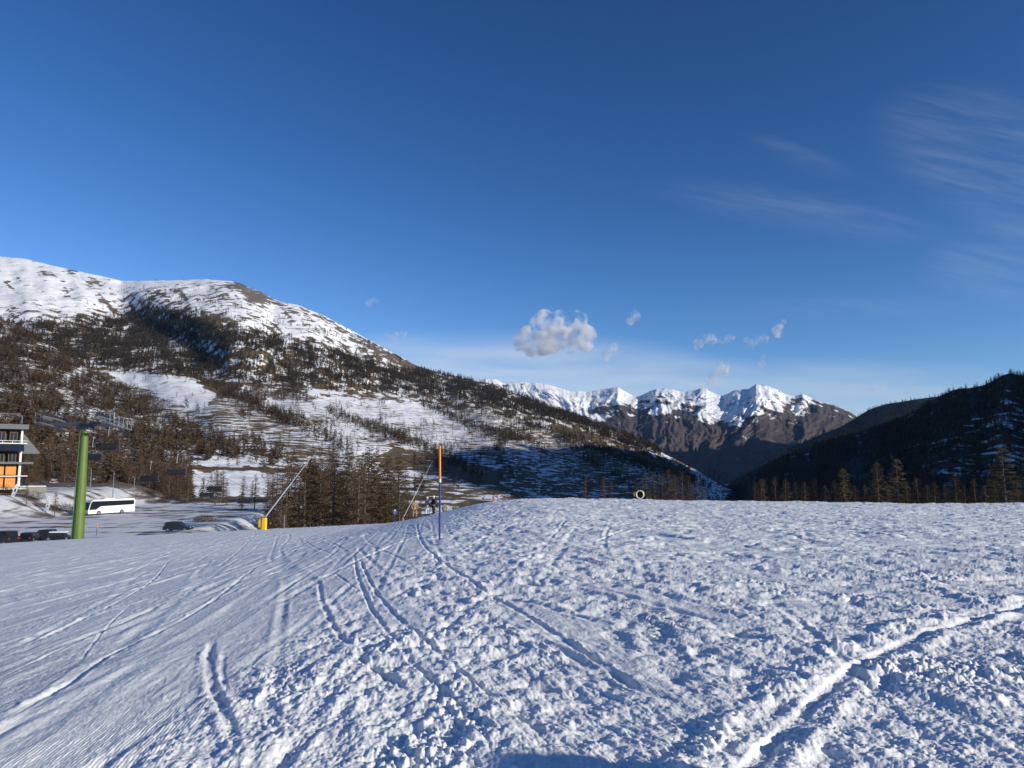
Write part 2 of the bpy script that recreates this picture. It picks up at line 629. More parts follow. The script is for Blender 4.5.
def build_near():
    # columns: dense across the view, coarse all the way round behind
    a = np.arctan((np.arange(-70, 1095, 0.8) - 512.0) / FPX)
    ext = np.linspace(a[-1], math.pi, 90)[1:]
    ang = np.concatenate([-(ext[::-1]), a, ext])
    ang[0] = -math.pi
    r = [0.02, 0.5, 1.0, 1.5, 2.0, 2.5, 3.0]
    py = np.arange(HORIZON + FPX * 1.6 / 3.2, 546, -0.55)
    r += list(FPX * 1.6 / (py - HORIZON))
    rr = r[-1]
    while rr < 62:
        rr *= 1.0042
        r.append(rr)
    while rr < 112:
        rr *= 1.012
        r.append(rr)
    r = np.array(r)
    A, Rr = np.meshgrid(ang, r)
    # keep constant depth rather than constant radius inside the view
    X = Rr * np.sin(A)
    Y = Rr * np.cos(A)
    inview = np.abs(A) < 0.75
    X = np.where(inview, Rr * np.tan(np.clip(A, -.75, .75)), X / math.cos(0.75) if True else X)
    Y = np.where(inview, Rr, Y / math.cos(0.75))
    Z = near_base(X, Y)
    det = (Rr < 100)
    # rough ground (right) against groomed run (left)
    wob = fbm(X * 0.45, Y * 0.12, 3, 3)
    rough = sstep(-3.6, -1.2, X + 1.6 * wob + 0.03 * (Y - 6))
    rough = np.maximum(rough, 0.55 * sstep(0.25, 0.5, fbm(X * 0.35, Y * 0.15, 9, 3)))
    far_damp = 1 - 0.30 * sstep(9, 22, Y) - 0.15 * sstep(30, 60, Y)
    patchy = 0.35 + 0.75 * sstep(-0.35, 0.35, fbm(X * 0.55, Y * 0.45, 21, 3))
    smooth_patch = sstep(0.12, 0.38, fbm((X + 0.35 * Y) * 0.75 + 40, (Y - 0.35 * X) * 0.16, 33, 3))        # scraped spots with groomer lines
    rough = rough * (1 - 0.70 * smooth_patch)
    # undulation
    Z = Z + 0.09 * fbm(X * 0.35, Y * 0.25, 41, 3) * (0.3 + 0.7 * rough) * np.minimum(1, Rr / 2)
    Z = Z + 0.055 * rough * fbm(X * 1.1 + Y * 0.3, Y * 0.8 - X * 0.2, 45, 3)
    comb = sstep(2.5, -0.5, X)                       # lumps drawn out along the run on the left and in the middle
    wx = X + 0.13 * Y * comb + 0.05 * fbm(X * 4, Y * 4, 50, 3)
    wy = (Y - 0.13 * X) * (1 - 0.45 * comb) + 0.05 * fbm(X * 4 + 9, Y * 4, 51, 3)
    lumpy = 0.4 + 1.0 * sstep(-0.2, 0.3, X * 0.2 - 0.2 + 0.6 * fbm(X * 0.3, Y * 0.3, 23, 2))
    clus = sstep(0.0, 0.45, fbm(X * 0.9 + 3, Y * 0.7, 24, 3))                    # clods lie in clusters
    near = 1 - 0.6 * sstep(7, 18, Y)
    along_ = Y - 0.13 * X
    q = X + 0.13 * Y
    Z = Z + 0.060 * clods(wx / 0.22, wy / 0.25, 61, 0.10) * rough * clus * lumpy * 0.5 * near
    Z = Z + 0.040 * clods(wx / 0.11, wy / 0.12, 62, 0.42) * rough * (0.22 + clus) * lumpy * 0.75 * near
    Z = Z + 0.022 * clods(wx / 0.052, wy / 0.057, 63, 0.65) * (0.05 + rough * (0.40 + clus)) * 1.3 * near * (1 - sstep(12, 20, Y))
    Z = Z + 0.011 * clods(wx / 0.028, wy / 0.030, 64, 0.6) * (0.15 + rough * (0.45 + clus)) * 1.3 * (1 - sstep(6, 9, Y))
    Z = Z + 0.012 * fbm(X * 13, Y * 11, 72, 4, gain=0.72) * (0.55 + 0.45 * rough) * far_damp
    Z = Z + 0.020 * clods(q / 0.07, along_ / 0.10, 65, 0.35) * (1 - rough) * sstep(-0.05, 0.4, fbm(q * 0.8, along_ * 0.12, 25, 3)) * (1 - sstep(14, 26, Y))
    Z = Z + (0.037 + 0.014 * sstep(6, 11, Y)) * fbm(X * 3.4 + Y * 0.8, Y * 3.0 - X * .5, 71, 4, gain=0.5) * (0.08 + rough) * far_damp
    Z = Z + 0.030 * fbm(q * 5.5, along_ * 2.0, 73, 4, gain=0.6) * rough * comb
    Z = Z + 0.030 * fbm(X * 1.6 + Y * 0.5, Y * 1.1, 75, 3, gain=0.6) * (0.12 + rough)
    Z = Z + 0.011 * fbm(q * 5, along_ * 0.5, 76, 4, gain=0.6) * (1 - 0.6 * rough)
    Z = Z + 0.012 * fbm(X * 4, Y * 2.5, 78, 4, gain=0.65) * (1 - rough) * (0.25 + sstep(-.2, .3, fbm(X * .4, Y * .2, 80, 2)))

    def skims(u, v, seed, fu, fv, w, dp, mask):
        # long wandering ski lines: the places where a drawn-out noise changes sign
        n_ = fbm(u * fu, v * fv, seed, 2, gain=0.35)
        n2 = fbm(u * fu + 0.02, v * fv, seed, 2, gain=0.35)
        gu = np.abs(n_) / (w * fu * np.maximum(np.abs(n2 - n_) / 0.02, 0.7))
        g_ = np.exp(-gu ** 2) - 0.55 * np.exp(-((gu - 2.1) / 0.8) ** 2)
        return -dp * g_ * mask * (0.4 + 0.9 * sstep(-.3, .4, fbm(u * 1.1, v * 0.5, seed + 5, 2)))
    left = 1 - sstep(-2.0, 0.5, X)
    Z = Z + skims(q, along_, 310, 1.25, 0.030, 0.050, 0.013, left * (1 - 0.4 * rough))
    Z = Z + skims(X + 0.30 * Y, Y - 0.3 * X, 320, 0.80, 0.022, 0.050, 0.011, left * (1 - 0.4 * rough))
    Z = Z + skims(X + 0.02 * Y + 0.010 * Y * Y * sstep(0, 30, Y) * .3, Y, 330, 0.85, 0.028, 0.050, 0.011, sstep(-40, -3, X) * left)
    Z = Z + skims(X + 0.45 * Y, Y - 0.4 * X, 340, 0.60, 0.04, 0.06, 0.020, (1 - left) * (0.6 + 0.4 * smooth_patch))
    Z = Z + skims(X - 0.15 * Y, Y, 360, 0.75, 0.035, 0.05, 0.014, sstep(-2.5, -0.5, X) * (1 - sstep(2.5, 5, X)))
    Z = Z + skims(Y - 0.25 * X, X + .25 * Y, 350, 0.25, 0.035, 0.12, 0.03, (1 - left) * sstep(5, 9, Y))
    Z = Z + 0.08 * fbm(X * 0.55 + Y * .2, Y * 0.9, 74, 4, ridged=True) * rough * sstep(7, 20, Y)
    Z = Z - 0.05 * rough * sstep(0.2, 0.6, fbm(X * 1.9, Y * 1.5, 77, 2))
    Z = Z + 0.010 * fbm(X * 2.0, Y * 1.2, 79, 3) * (1 - rough)
    # corduroy of the groomer
    q = X + 0.13 * Y
    cord = (1 - rough) * (0.35 + 0.65 * sstep(-0.2, 0.3, fbm(X * 0.5, Y * 0.12, 81, 2))) * (1 - sstep(6.5, 11, Y))
    Z = Z + 0.0036 * np.sin(q * 2 * np.pi / 0.024) * cord
    bands = fbm(q * 1.3, Y * 0.02, 83, 3)
    Z = Z + 0.018 * bands * (1 - rough)
    # ski tracks
    shape = X.shape
    xf, yf, zf = X.ravel(), Y.ravel(), Z.ravel().copy()

    def line_world(pts):
        out = []
        for p in pts:
            h = hit(*p)
            if h is not None:
                out.append((h[0], h[1]))
        # smooth
        out = np.array(out)
        t = np.arange(len(out))
        tt = np.linspace(0, len(out) - 1, len(out) * 5)
        s = np.stack([np.interp(tt, t, out[:, 0]), np.interp(tt, t, out[:, 1])], -1)
        for _ in range(3):
            s[1:-1] = (s[:-2] + 2 * s[1:-1] + s[2:]) / 4
        return [tuple(p) for p in s]

    def stamp(line, w, depth, berm=0.55):
        L = np.array(line)
        pad = w * 5
        k = np.where((xf > L[:, 0].min() - pad) & (xf < L[:, 0].max() + pad) & (yf > L[:, 1].min() - pad) & (yf < L[:, 1].max() + pad))[0]
        jx = xf[k] + 0.25 * w * fbm(xf[k] * 2, yf[k] * 2, 90, 2)
        d = dist_line(jx, yf[k], line)
        var = 0.55 + 0.9 * sstep(-0.5, 0.5, fbm(xf[k] * 1.2, yf[k] * 1.2, 91, 2))
        e0 = np.minimum(np.hypot(xf[k] - L[0, 0], yf[k] - L[0, 1]), np.hypot(xf[k] - L[-1, 0], yf[k] - L[-1, 1]))
        var = var * sstep(0.05, 0.9, e0)
        cut = np.exp(-(d / w) ** 4)
        rim = np.exp(-((d - 1.9 * w) / (0.7 * w)) ** 2)
        lump = sstep(-0.15, 0.5, fbm(xf[k] * 5, yf[k] * 5, 92, 3)) * 1.6
        zf[k] += -depth * var * cut + berm * depth * rim * var * lump

    for pts, w, dp in TRACKS:
        stamp(line_world(pts), w * 0.42, dp * 0.40)
    # the fresh deep turn at lower right: flat blade cut with a thrown-up bank on its far side
    big = line_world([(728, 790), (745, 768), (775, 733), (815, 697), (850, 668), (890, 646), (930, 630), (975, 618), (1024, 607), (1075, 597), (1130, 588)])
    L = np.array(big)
    k = np.where((xf > L[:, 0].min() - 1.2) & (xf < L[:, 0].max() + 1.2) & (yf > L[:, 1].min() - 1.2) & (yf < L[:, 1].max() + 1.2))[0]
    bx, by = xf[k], yf[k]
    d = np.full(len(k), 1e9)
    sgn = np.zeros(len(k))
    for (x0, y0), (x1, y1) in zip(big[:-1], big[1:]):
        dx, dy = x1 - x0, y1 - y0
        t = np.clip(((bx - x0) * dx + (by - y0) * dy) / (dx * dx + dy * dy + 1e-12), 0, 1)
        q_ = np.hypot(bx - x0 - t * dx, by - y0 - t * dy)
        s_ = np.sign(dx * (by - y0) - dy * (bx - x0))
        sgn = np.where(q_ < d, s_, sgn)
        d = np.minimum(d, q_)
    sd_ = d * sgn                                    # positive = left, the far bank
    along = fbm(bx * 1.2, by * 1.2, 95, 2)
    cutw = 0.058
    zz_ = zf[k]
    cut = np.exp(-((sd_ + 0.02) / cutw) ** 4)
    smoothing = np.exp(-((sd_ - 0.02) / 0.12) ** 4)
    flat = near_base(bx, by)
    zz_ = zz_ * (1 - 0.55 * smoothing) + flat * 0.55 * smoothing
    zz_ = zz_ - (0.027 + 0.02 * along) * cut
    zz_ = zz_ + 0.016 * fbm(bx * 16, by * 16, 102, 4, gain=.65) * np.exp(-(sd_ / 0.3) ** 2) + 0.02 * along * np.exp(-(sd_ / 0.2) ** 2)
    bank = np.exp(-((sd_ - 0.26) / 0.15) ** 2) * np.where(sd_ > 0, 1, 0)
    bl = clods(bx / 0.10, by / 0.11, 97, 0.8)
    gate = 0.25 + 0.9 * sstep(-0.25, 0.35, fbm(bx * 2.1, by * 2.1, 99, 3))
    zz_ = zz_ + bank * gate * (0.036 + 0.03 * along + 0.03 * bl + 0.03 * clods(bx / 0.05, by / 0.05, 98, 0.6) + 0.03 * fbm(bx * 9, by * 9, 100, 3))
    lip = np.exp(-((sd_ + 0.22) / 0.06) ** 2)
    zz_ = zz_ + lip * (0.020 + 0.03 * along)
    zf[k] = zz_
    Z = zf.reshape(shape)
    V = np.stack([X, Y, Z], -1)
    me = mesh_np('snow_ground', V, grid_quads(*shape), smooth=True)
    o = link('snow_ground', me, snow_mat())
    tag(o, 'snow covered ski piste with groomed run at left and churned rough snow at right', 'snow ground', kind='structure')
    return o


build_near()

# ------------------------------------------------------------------ hills and mountains
def interp(px, table):
    t = np.array(table, float)
    return np.interp(px, t[:, 0], t[:, 1])


def smooth_interp(px, table, k=0):
    v = interp(px, table)
    for _ in range(k):
        v[1:-1] = (v[:-2] + 2 * v[1:-1] + v[2:]) / 4
    return v


class Hill:
    """a slope with its foot and crest surveyed along bearings, its far side falling away behind the crest"""

    def __init__(self, name, label, px0, px1, nu, nv, crest, crest_d, foot, foot_d, mat, attrs, bend=None, disp=None, sm=2, back=(0.05, 10), prof=1.0, extra=None, jag=0.0):
        px = np.linspace(px0, px1, nu) if extra is None else np.concatenate([np.linspace(px0, px1, nu), np.linspace(px1, extra[0], extra[1] + 1)[1:]])
        cy, cd = smooth_interp(px, crest, sm), smooth_interp(px, crest_d, 12)
        if jag:
            cy = cy + jag * fbm(px * 0.12, px * 0, 9, 5, gain=0.65)
        fy, fd = smooth_interp(px, foot, 8), smooth_interp(px, foot_d, 12)
        v = np.linspace(0, 1, nv)
        U, V = np.meshgrid(px, v)
        PY = fy + (cy - fy) * V ** prof
        D = fd * (cd / fd) ** V
        if bend is not None:
            D = D * bend(U, PY, V)
        P = at(U, PY, D)
        if disp is not None:
            P[..., 2] += disp(P, U, PY, V)
        # far side
        top = P[-1]
        rows = []
        dirv = top[:, :2] / np.linalg.norm(top[:, :2], axis=1, keepdims=True)
        for k in range(1, back[1] + 1):
            off = cd * back[0] * k * (0.4 + 0.1 * k)
            q = top.copy()
            q[:, :2] += dirv * off[:, None]
            q[:, 2] -= off * (0.22 + 0.05 * k) + 0.02 * off * fbm(px * 0.05, k * 0.4 + 0 * px, 5, 3)
            q[:, 2] = np.maximum(q[:, 2], -250)
            rows.append(q)
        self.front = P
        self.U, self.V, self.D = U, V, D
        self.PX, self.PY = to_px(P)
        full = np.concatenate([P, np.array(rows)], 0)
        me = mesh_np(name, full, grid_quads(*full.shape[:2]), smooth=True)
        nb = len(rows)
        for an, fn in attrs.items():
            val = fn(self.PX, self.PY, self.V, P)
            val = np.concatenate([val, np.repeat(val[-1:], nb, 0)], 0)
            add_attr(me, an, val)
        self.obj = tag(link(name, me, mat), label, 'hill', kind='structure')
        # cell areas seen on the map, for planting
        a = P[1:, :-1] - P[:-1, :-1]
        b = P[:-1, 1:] - P[:-1, :-1]
        self.area = np.linalg.norm(np.cross(a, b), axis=-1)

    def plant(self, density, n, rs):
        """n random spots spread over the slope by density(px, py, V, P)"""
        den = density(self.PX[:-1, :-1], self.PY[:-1, :-1], self.V[:-1, :-1], self.front[:-1, :-1]) * self.area
        p = den.ravel() / den.sum()
        idx = rs.choice(len(p), n, p=p)
        i, j = np.unravel_index(idx, den.shape)
        s, t = rs.rand(n, 1), rs.rand(n, 1)
        F = self.front
        return (F[i, j] * (1 - s) * (1 - t) + F[i, j + 1] * s * (1 - t) + F[i + 1, j] * (1 - s) * t + F[i + 1, j + 1] * s * t)


def ones(val):
    return lambda px, py, v, P: np.full(np.shape(px), float(val))


# --- the big snowy mountain on the left with terraced meadows below
M1_CREST = [(-420, 235), (-120, 247), (0, 257), (25, 259), (40, 263), (80, 272), (100, 276), (122, 281), (150, 281), (175, 281), (205, 280), (230, 281),
            (242, 284), (250, 288), (262, 292), (275, 300), (288, 303), (300, 305), (320, 313), (340, 324), (360, 335), (380, 346), (400, 357), (415, 365),
            (440, 374), (470, 380), (490, 384), (515, 393), (540, 403), (560, 411), (590, 422), (620, 433), (650, 447), (680, 463), (705, 478), (725, 492), (760, 505)]
M1_CREST_D = [(-420, 3600), (0, 3300), (230, 3000), (440, 2900), (560, 2400), (640, 2000), (700, 1750), (760, 1600)]
M1_FOOT = [(-420, 560), (200, 540), (450, 525), (640, 513), (760, 512)]
M1_FOOT_D = [(-420, 260), (300, 260), (500, 330), (640, 480), (760, 700)]
SPUR = [(-60, 285), (60, 292), (120, 293), (160, 303), (195, 322), (230, 342), (300, 352), (370, 367), (420, 376)]
BELT_TOP = [(-100, 335), (60, 322), (110, 318), (150, 305), (200, 318), (250, 332), (300, 344), (350, 356), (400, 369), (440, 374), (500, 389), (560, 410), (640, 442)]
BELT_LOW = [(-100, 380), (60, 372), (130, 372), (200, 378), (250, 384), (300, 388), (400, 394), (480, 402), (560, 424), (640, 452)]


def m1_bend(U, PY, V):
    g = 1 + 0.10 * fbm(U * 0.006, V * 2.2, 101, 3) + 0.05 * fbm(U * 0.02, V * 5, 103, 3)
    # a spur whose left flank turns from the sun
    line = interp(U, SPUR)
    below = sstep(-6, 34, PY - line) * (1 - sstep(40, 75, PY - line))
    g = g + 0.17 * below * sstep(40, 130, U) * (1 - sstep(330, 440, U))
    g = 1 + (g - 1) * sstep(0, 0.1, V) * (1 - sstep(0.985, 1.0, V) * 0.7)
    return g


def m1_disp(P, U, PY, V):
    x, y = P[..., 0], P[..., 1]
    w = sstep(0.0, 0.12, V)
    up = sstep(0.55, 0.85, V)
    z = 20 * fbm(x / 520, y / 520, 111, 6) * w * (0.35 + 0.65 * up) * (1 - 0.6 * sstep(0.96, 1, V))
    z = z + 11 * fbm(x / 150, y / 220, 115, 5, ridged=True) * up * (1 - 0.75 * sstep(0.96, 1, V))
    # terraces on the lower meadows
    return z + 1.6 * fbm(x / 60, y / 60, 117, 4) * w


def m1_bare(px, py, v, P):
    line_top = interp(px, BELT_TOP)
    line_low = interp(px, BELT_LOW)
    upper = 0.22 + 0.25 * sstep(-40, 0, py - line_top)
    crest = interp(px, M1_CREST)
    # brown stripes along the dome's crest and the long right-hand shoulder
    upper = upper + 0.26 * np.exp(-((py - crest - 4) / 5.0) ** 2) * sstep(150, 250, px)
    cr_ = py - crest
    upper = upper + 0.30 * sstep(.05, .45, fbm((px - 1.1 * cr_) * .07, cr_ * .035, 133, 5, gain=.62)) * sstep(2, 10, cr_)
    belt = 0.55
    low = 0.53 + 0.20 * fbm(px * 0.016, py * 0.04, 131, 5)
    low = low - 0.17 * in_poly(px, py, [(255, 402), (330, 398), (420, 402), (460, 412), (420, 425), (330, 418), (270, 412)])
    low = low - 0.07 * in_poly(px, py, [(310, 425), (430, 415), (520, 430), (480, 480), (360, 480)])
    low = low - 0.24 * in_poly(px, py, [(90, 358), (140, 362), (190, 375), (215, 396), (200, 412), (160, 396), (120, 380)])
    low = low + 0.05 * in_poly(px, py, [(495, 436), (560, 436), (690, 480), (690, 500), (450, 505)])
    low = low + 0.22 * in_poly(px, py, [(200, 372), (230, 366), (250, 385), (225, 398), (205, 392)])
    low = low + 0.18 * in_poly(px, py, [(560, 416), (640, 445), (700, 478), (690, 482), (630, 458), (550, 428)])
    low = low + 0.25 * in_poly(px, py, [(375, 455), (400, 448), (440, 452), (505, 474), (500, 488), (430, 474), (380, 468)])
    b = np.where(py < line_top, upper, np.where(py < line_low, belt, low))
    # outcrops
    for cx, cy, rx, ry, a in ((258, 298, 15, 8, .42), (93, 282, 9, 6, .40), (45, 272, 8, 4, .35), (72, 272, 6, 4, .4), (215, 296, 14, 7, .25), (160, 325, 20, 5, .3), (210, 320, 18, 5, .4), (430, 368, 26, 5, .3), (240, 285, 10, 4, .5)):
        b = b + a * np.exp(-((px - cx) / rx) ** 2 - ((py - cy) / ry) ** 2)
    return b


def m1_rocky(px, py, v, P):
    return np.clip(sstep(0, -25, py - interp(px, BELT_TOP)), 0, 1) * 0.8


def m1_terrace(px, py, v, P):
    return sstep(0, 14, py - interp(px, BELT_LOW)) * 0.90 + 0.05


HILL1 = Hill('mountainside', 'big snowy mountain with a tree belt and terraced meadows below', -420, 760, 900, 420, M1_CREST, M1_CREST_D, M1_FOOT, M1_FOOT_D,
             hill_mat('mountain ground', stripe=(1 / 26, 1 / 1.5), patch=1 / 28, hard=0.05), {'bare': m1_bare, 'rocky': m1_rocky, 'terrace': m1_terrace}, m1_bend, m1_disp)

# --- the nearer wooded hill on the left
M0_CREST = [(-420, 235), (-200, 272), (0, 318), (20, 327), (40, 338), (70, 357), (100, 377), (130, 392), (150, 401), (200, 421), (250, 440), (290, 461), (330, 484), (360, 500), (400, 520)]
M0_CREST_D = [(-420, 1800), (0, 1500), (100, 1250), (200, 900), (290, 560), (330, 450), (400, 360)]
M0_FOOT = [(-420, 512), (0, 508), (60, 507), (120, 508), (200, 518), (290, 528), (400, 540)]
M0_FOOT_D = [(-420, 215), (0, 225), (130, 235), (200, 215), (290, 225), (400, 240)]


def m0_disp(P, U, PY, V):
    x, y = P[..., 0], P[..., 1]
    w = sstep(0, 0.15, V)
    return (4.5 * fbm(x / 90, y / 90, 141, 5) + 3.0 * fbm(x / 35, y / 50, 143, 4)) * w * (1 - 0.5 * sstep(0.95, 1, V))


def m0_bare(px, py, v, P):
    b = 0.56 + 0.22 * fbm(px * 0.02, py * 0.04, 151, 4)
    b = b - 0.35 * in_poly(px, py, [(185, 472), (300, 472), (300, 530), (215, 530), (190, 500)])
    b = b - 0.30 * in_poly(px, py, [(215, 452), (250, 455), (295, 464), (295, 468), (190, 465)])
    road = np.exp(-((py - 469.0 - 0.02 * (px - 240)) / 1.3) ** 2) * sstep(165, 190, px) * (0.6 + 0.5 * fbm(px * 0.06, py * 0, 152, 3))
    b = b + 1.2 * road - 0.15 * sstep(440, 420, py) * sstep(60, 160, px)
    return b


HILL0 = Hill('wooded_hill', 'nearer hill under brown larch woods with snowy gaps', -420, 400, 420, 220, M0_CREST, M0_CREST_D, M0_FOOT, M0_FOOT_D,
             hill_mat('wooded ground', grass=(0.12, 0.085, 0.05), stripe=(1 / 30, 1 / 3), patch=1 / 16, bump=2.0), {'bare': m0_bare, 'rocky': ones(0.1), 'terrace': ones(0.2)}, None, m0_disp)

# --- shaded wooded slope on the right
E_CREST = [(660, 519), (690, 504), (705, 500), (720, 493), (763, 467), (790, 455), (811, 446), (852, 433), (887, 424), (906, 416), (934, 399), (953, 390), (985, 385), (1003, 375), (1010, 373), (1024, 376),
           (1060, 362), (1120, 335), (1200, 295), (1500, 195), (2000, -40), (2600, -270), (3000, -420), (4000, -820), (5600, -1400), (8000, -1700)]  # unseen part of the crest raised to cast shade over the slopes
E_CREST_D = [(660, 2000), (720, 1900), (850, 1650), (1005, 1300), (1200, 1150), (1500, 1000), (2000, 700), (2600, 480), (3000, 400), (4000, 280), (5600, 190), (8000, 110)]
E_FOOT = [(660, 520), (760, 522), (900, 530), (1024, 535), (1400, 560), (2100, 600), (8000, 700)]
E_FOOT_D = [(660, 900), (760, 640), (900, 520), (1200, 470), (1500, 420), (2100, 300), (3000, 200), (4000, 140), (5600, 100), (8000, 70)]


def e_disp(P, U, PY, V):
    x, y = P[..., 0], P[..., 1]
    return (6 * fbm(x / 120, y / 120, 161, 5) + 2.5 * fbm(x / 40, y / 40, 163, 4)) * sstep(0, 0.2, V) * (1 - 0.4 * sstep(0.95, 1, V))


def e_bare(px, py, v, P):
    b = 0.80 + 0.15 * fbm(px * 0.01, py * 0.03, 171, 3)
    b = b - 0.17 * in_poly(px, py, [(930, 440), (1024, 395), (1200, 380), (1200, 480), (920, 480)])
    return b


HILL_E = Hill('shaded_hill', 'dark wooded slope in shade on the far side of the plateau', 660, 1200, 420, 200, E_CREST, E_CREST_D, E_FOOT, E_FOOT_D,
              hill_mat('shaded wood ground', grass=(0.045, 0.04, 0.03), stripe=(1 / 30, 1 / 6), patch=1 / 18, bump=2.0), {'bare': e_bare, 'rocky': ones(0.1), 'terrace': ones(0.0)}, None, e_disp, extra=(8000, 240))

# --- added ridge out of view at right, shaped to shade the mountain's lower slopes
def build_shade_ridge():
    cl = np.array([(1290, 420, 460), (1319, 300, 500), (1330, 100, 500), (1336, -80, 490), (1340, -190, 460), (1345, -270, 350), (1350, -350, 170), (1355, -460, 20), (1360, -600, -60)], float)
    t = np.linspace(0, len(cl) - 1, 90)
    c = np.stack([np.interp(t, np.arange(len(cl)), cl[:, k]) for k in range(3)], -1)
    off = np.linspace(-1, 1, 61)
    X = c[:, None, 0] + off[None] * 620
    Y = c[:, None, 1] + 0 * X
    Z = -70 + (c[:, None, 2] + 70) * (1 - np.abs(off[None]) ** 1.3) + 14 * fbm(X / 120, Y / 120, 165, 5)
    me = mesh_np('shade_ridge', np.stack([X, Y, Z], -1), grid_quads(*X.shape), smooth=True)
    for an, v_ in (('bare', .7), ('rocky', .1), ('terrace', .1)):
        add_attr(me, an, np.full(X.shape, v_))
    tag(link('shade_ridge', me, HILL_E.obj.data.materials[0]), 'added ridge beyond the right edge that shades the hillside', 'hill', kind='structure')


build_shade_ridge()

# --- the further dark ridge behind it
R2_CREST = [(640, 520), (700, 497), (760, 468), (790, 449), (815, 437), (840, 427), (855, 418), (870, 409), (885, 404), (905, 401), (925, 398), (960, 394), (1000, 388), (1035, 380), (1080, 330), (1200, 265), (1400, 215), (1650, 160), (2200, 100), (3000, -20)]  # unseen rise at the right end added to shadow the valley below the peaks
HILL_R2 = Hill('distant_ridge', 'bluish wooded ridge behind the dark slope', 640, 1300, 300, 120, R2_CREST, [(640, 4300), (760, 3900), (925, 3500), (1300, 3400), (2200, 3300), (3000, 3000)],
               [(640, 525), (1400, 515)], [(640, 2500), (1400, 2000)],
               hill_mat('ridge wood ground', grass=(0.03, 0.032, 0.032), patch=1 / 60, bump=5.0), {'bare': ones(0.85), 'rocky': ones(0.1), 'terrace': ones(0.1)}, None,
               lambda P, U, PY, V: 14 * fbm(P[..., 0] / 300, P[..., 1] / 300, 181, 5) * sstep(0, .2, V) * (1 - .5 * sstep(.95, 1, V)), extra=(3000, 120), back=(0.02, 10))

# --- the snow peaks at the head of the valley
F_CREST = [(380, 386), (430, 381), (470, 382), (482, 379), (496, 379), (503, 383), (520, 382), (545, 384), (556, 387), (570, 391), (590, 392), (600, 390), (612, 388), (618, 387), (628, 393), (638, 397), (645, 393), (652, 390), (662, 388), (672, 389),
           (685, 392), (692, 391), (700, 388), (706, 388), (714, 393), (722, 396), (735, 390), (748, 389), (756, 384), (766, 385), (776, 389), (785, 394), (795, 396), (802, 394), (812, 398), (822, 402), (834, 405), (848, 411), (858, 417), (880, 424), (920, 440), (980, 450)]
F_FOOT = [(380, 470), (560, 480), (700, 500), (820, 490), (980, 480)]


def f_bend(U, PY, V):
    # spurs and gullies run down from the peaks, wandering sideways
    ph = U + 40 * (1 - V) * np.sin(U * 0.016 + 2.2) + 14 * fbm(U * 0.02, V * 3, 207, 3)
    rid = fbm(ph * 0.016 + 0.4 * fbm(U * .01, V * 2, 209, 2), V * 1.6, 201, 4, ridged=True, gain=0.6)
    rid2 = fbm(ph * 0.05, V * 3.5, 205, 5, ridged=True, gain=0.6)
    return 1 - (0.065 * rid + 0.030 * rid2) * sstep(0, 0.15, V) * (1 - 0.6 * sstep(0.9, 1.0, V))


def f_disp(P, U, PY, V):
    x, y = P[..., 0], P[..., 1]
    return 55 * fbm(x / 800, y / 800, 211, 7, gain=0.58) * sstep(0, .15, V) * (1 - 0.75 * sstep(.93, 1, V))


def f_bare(px, py, v, P):
    snowline = interp(px, [(440, 412), (500, 418), (560, 424), (600, 416), (640, 418), (670, 412), (700, 416), (730, 428), (760, 416), (790, 412), (830, 414), (860, 420)])
    k = sstep(-28, 20, py - snowline + 30 * fbm(px * 0.045 + 0.02 * py, py * 0.04, 221, 5, gain=0.6))
    side = 0.10 * sstep(785, 830, px)
    return 0.26 + 0.56 * k + side


HILL_F = Hill('snow_peaks', 'snow capped brown mountain range at the head of the valley', 380, 980, 700, 300, F_CREST,
              [(380, 8200), (600, 9400), (760, 9000), (980, 9500)], F_FOOT, [(380, 3300), (700, 3600), (980, 3600)],
              hill_mat('range ground', grass=(0.085, 0.063, 0.053), rock=(0.085, 0.073, 0.07), stripe=(1 / 300, 1 / 60), patch=1 / 170, hard=0.06, bump=60.0),
              {'bare': f_bare, 'rocky': ones(0.35), 'terrace': ones(0.15)}, f_bend, f_disp, sm=0, back=(0.012, 10), jag=1.3)

# --- valley floor: car park, its banks, the ground falling to the stream
def valley_z(x, y):
    x = np.asarray(x, float)
    y = np.asarray(y, float)
    fall = -11.0 - 0.055 * np.maximum(y - 95, 0) - 0.03 * np.maximum(x + 40, 0) * sstep(60, 160, y)
    lot = sstep(-44, -54, x + 0.10 * (y - 110)) * sstep(256, 240, y)
    z = fall * (1 - lot) + (-9.75) * lot
    # bank under the chalet, earth bank at the right edge of the car park
    z = z + 4.6 * sstep(-100, -116, x + 0.12 * (y - 180)) * sstep(150, 166, y)
    e = np.exp(-((x + 0.10 * (y - 110) + 49) / 4.0) ** 2) * sstep(100, 112, y) * (1 - sstep(134, 152, y))
    z = z + 2.0 * e
    rim = sstep(215, 230, y) * sstep(250, 238, y) * sstep(-60, -70, x)
    z = z + 1.6 * rim * (0.6 + 0.8 * fbm(x / 9, y / 9, 233, 3))
    z = z + 0.12 * fbm(x / 6, y / 6, 231, 4) * lot + 0.9 * fbm(x / 14, y / 14, 232, 4) * (1 - lot)
    return z


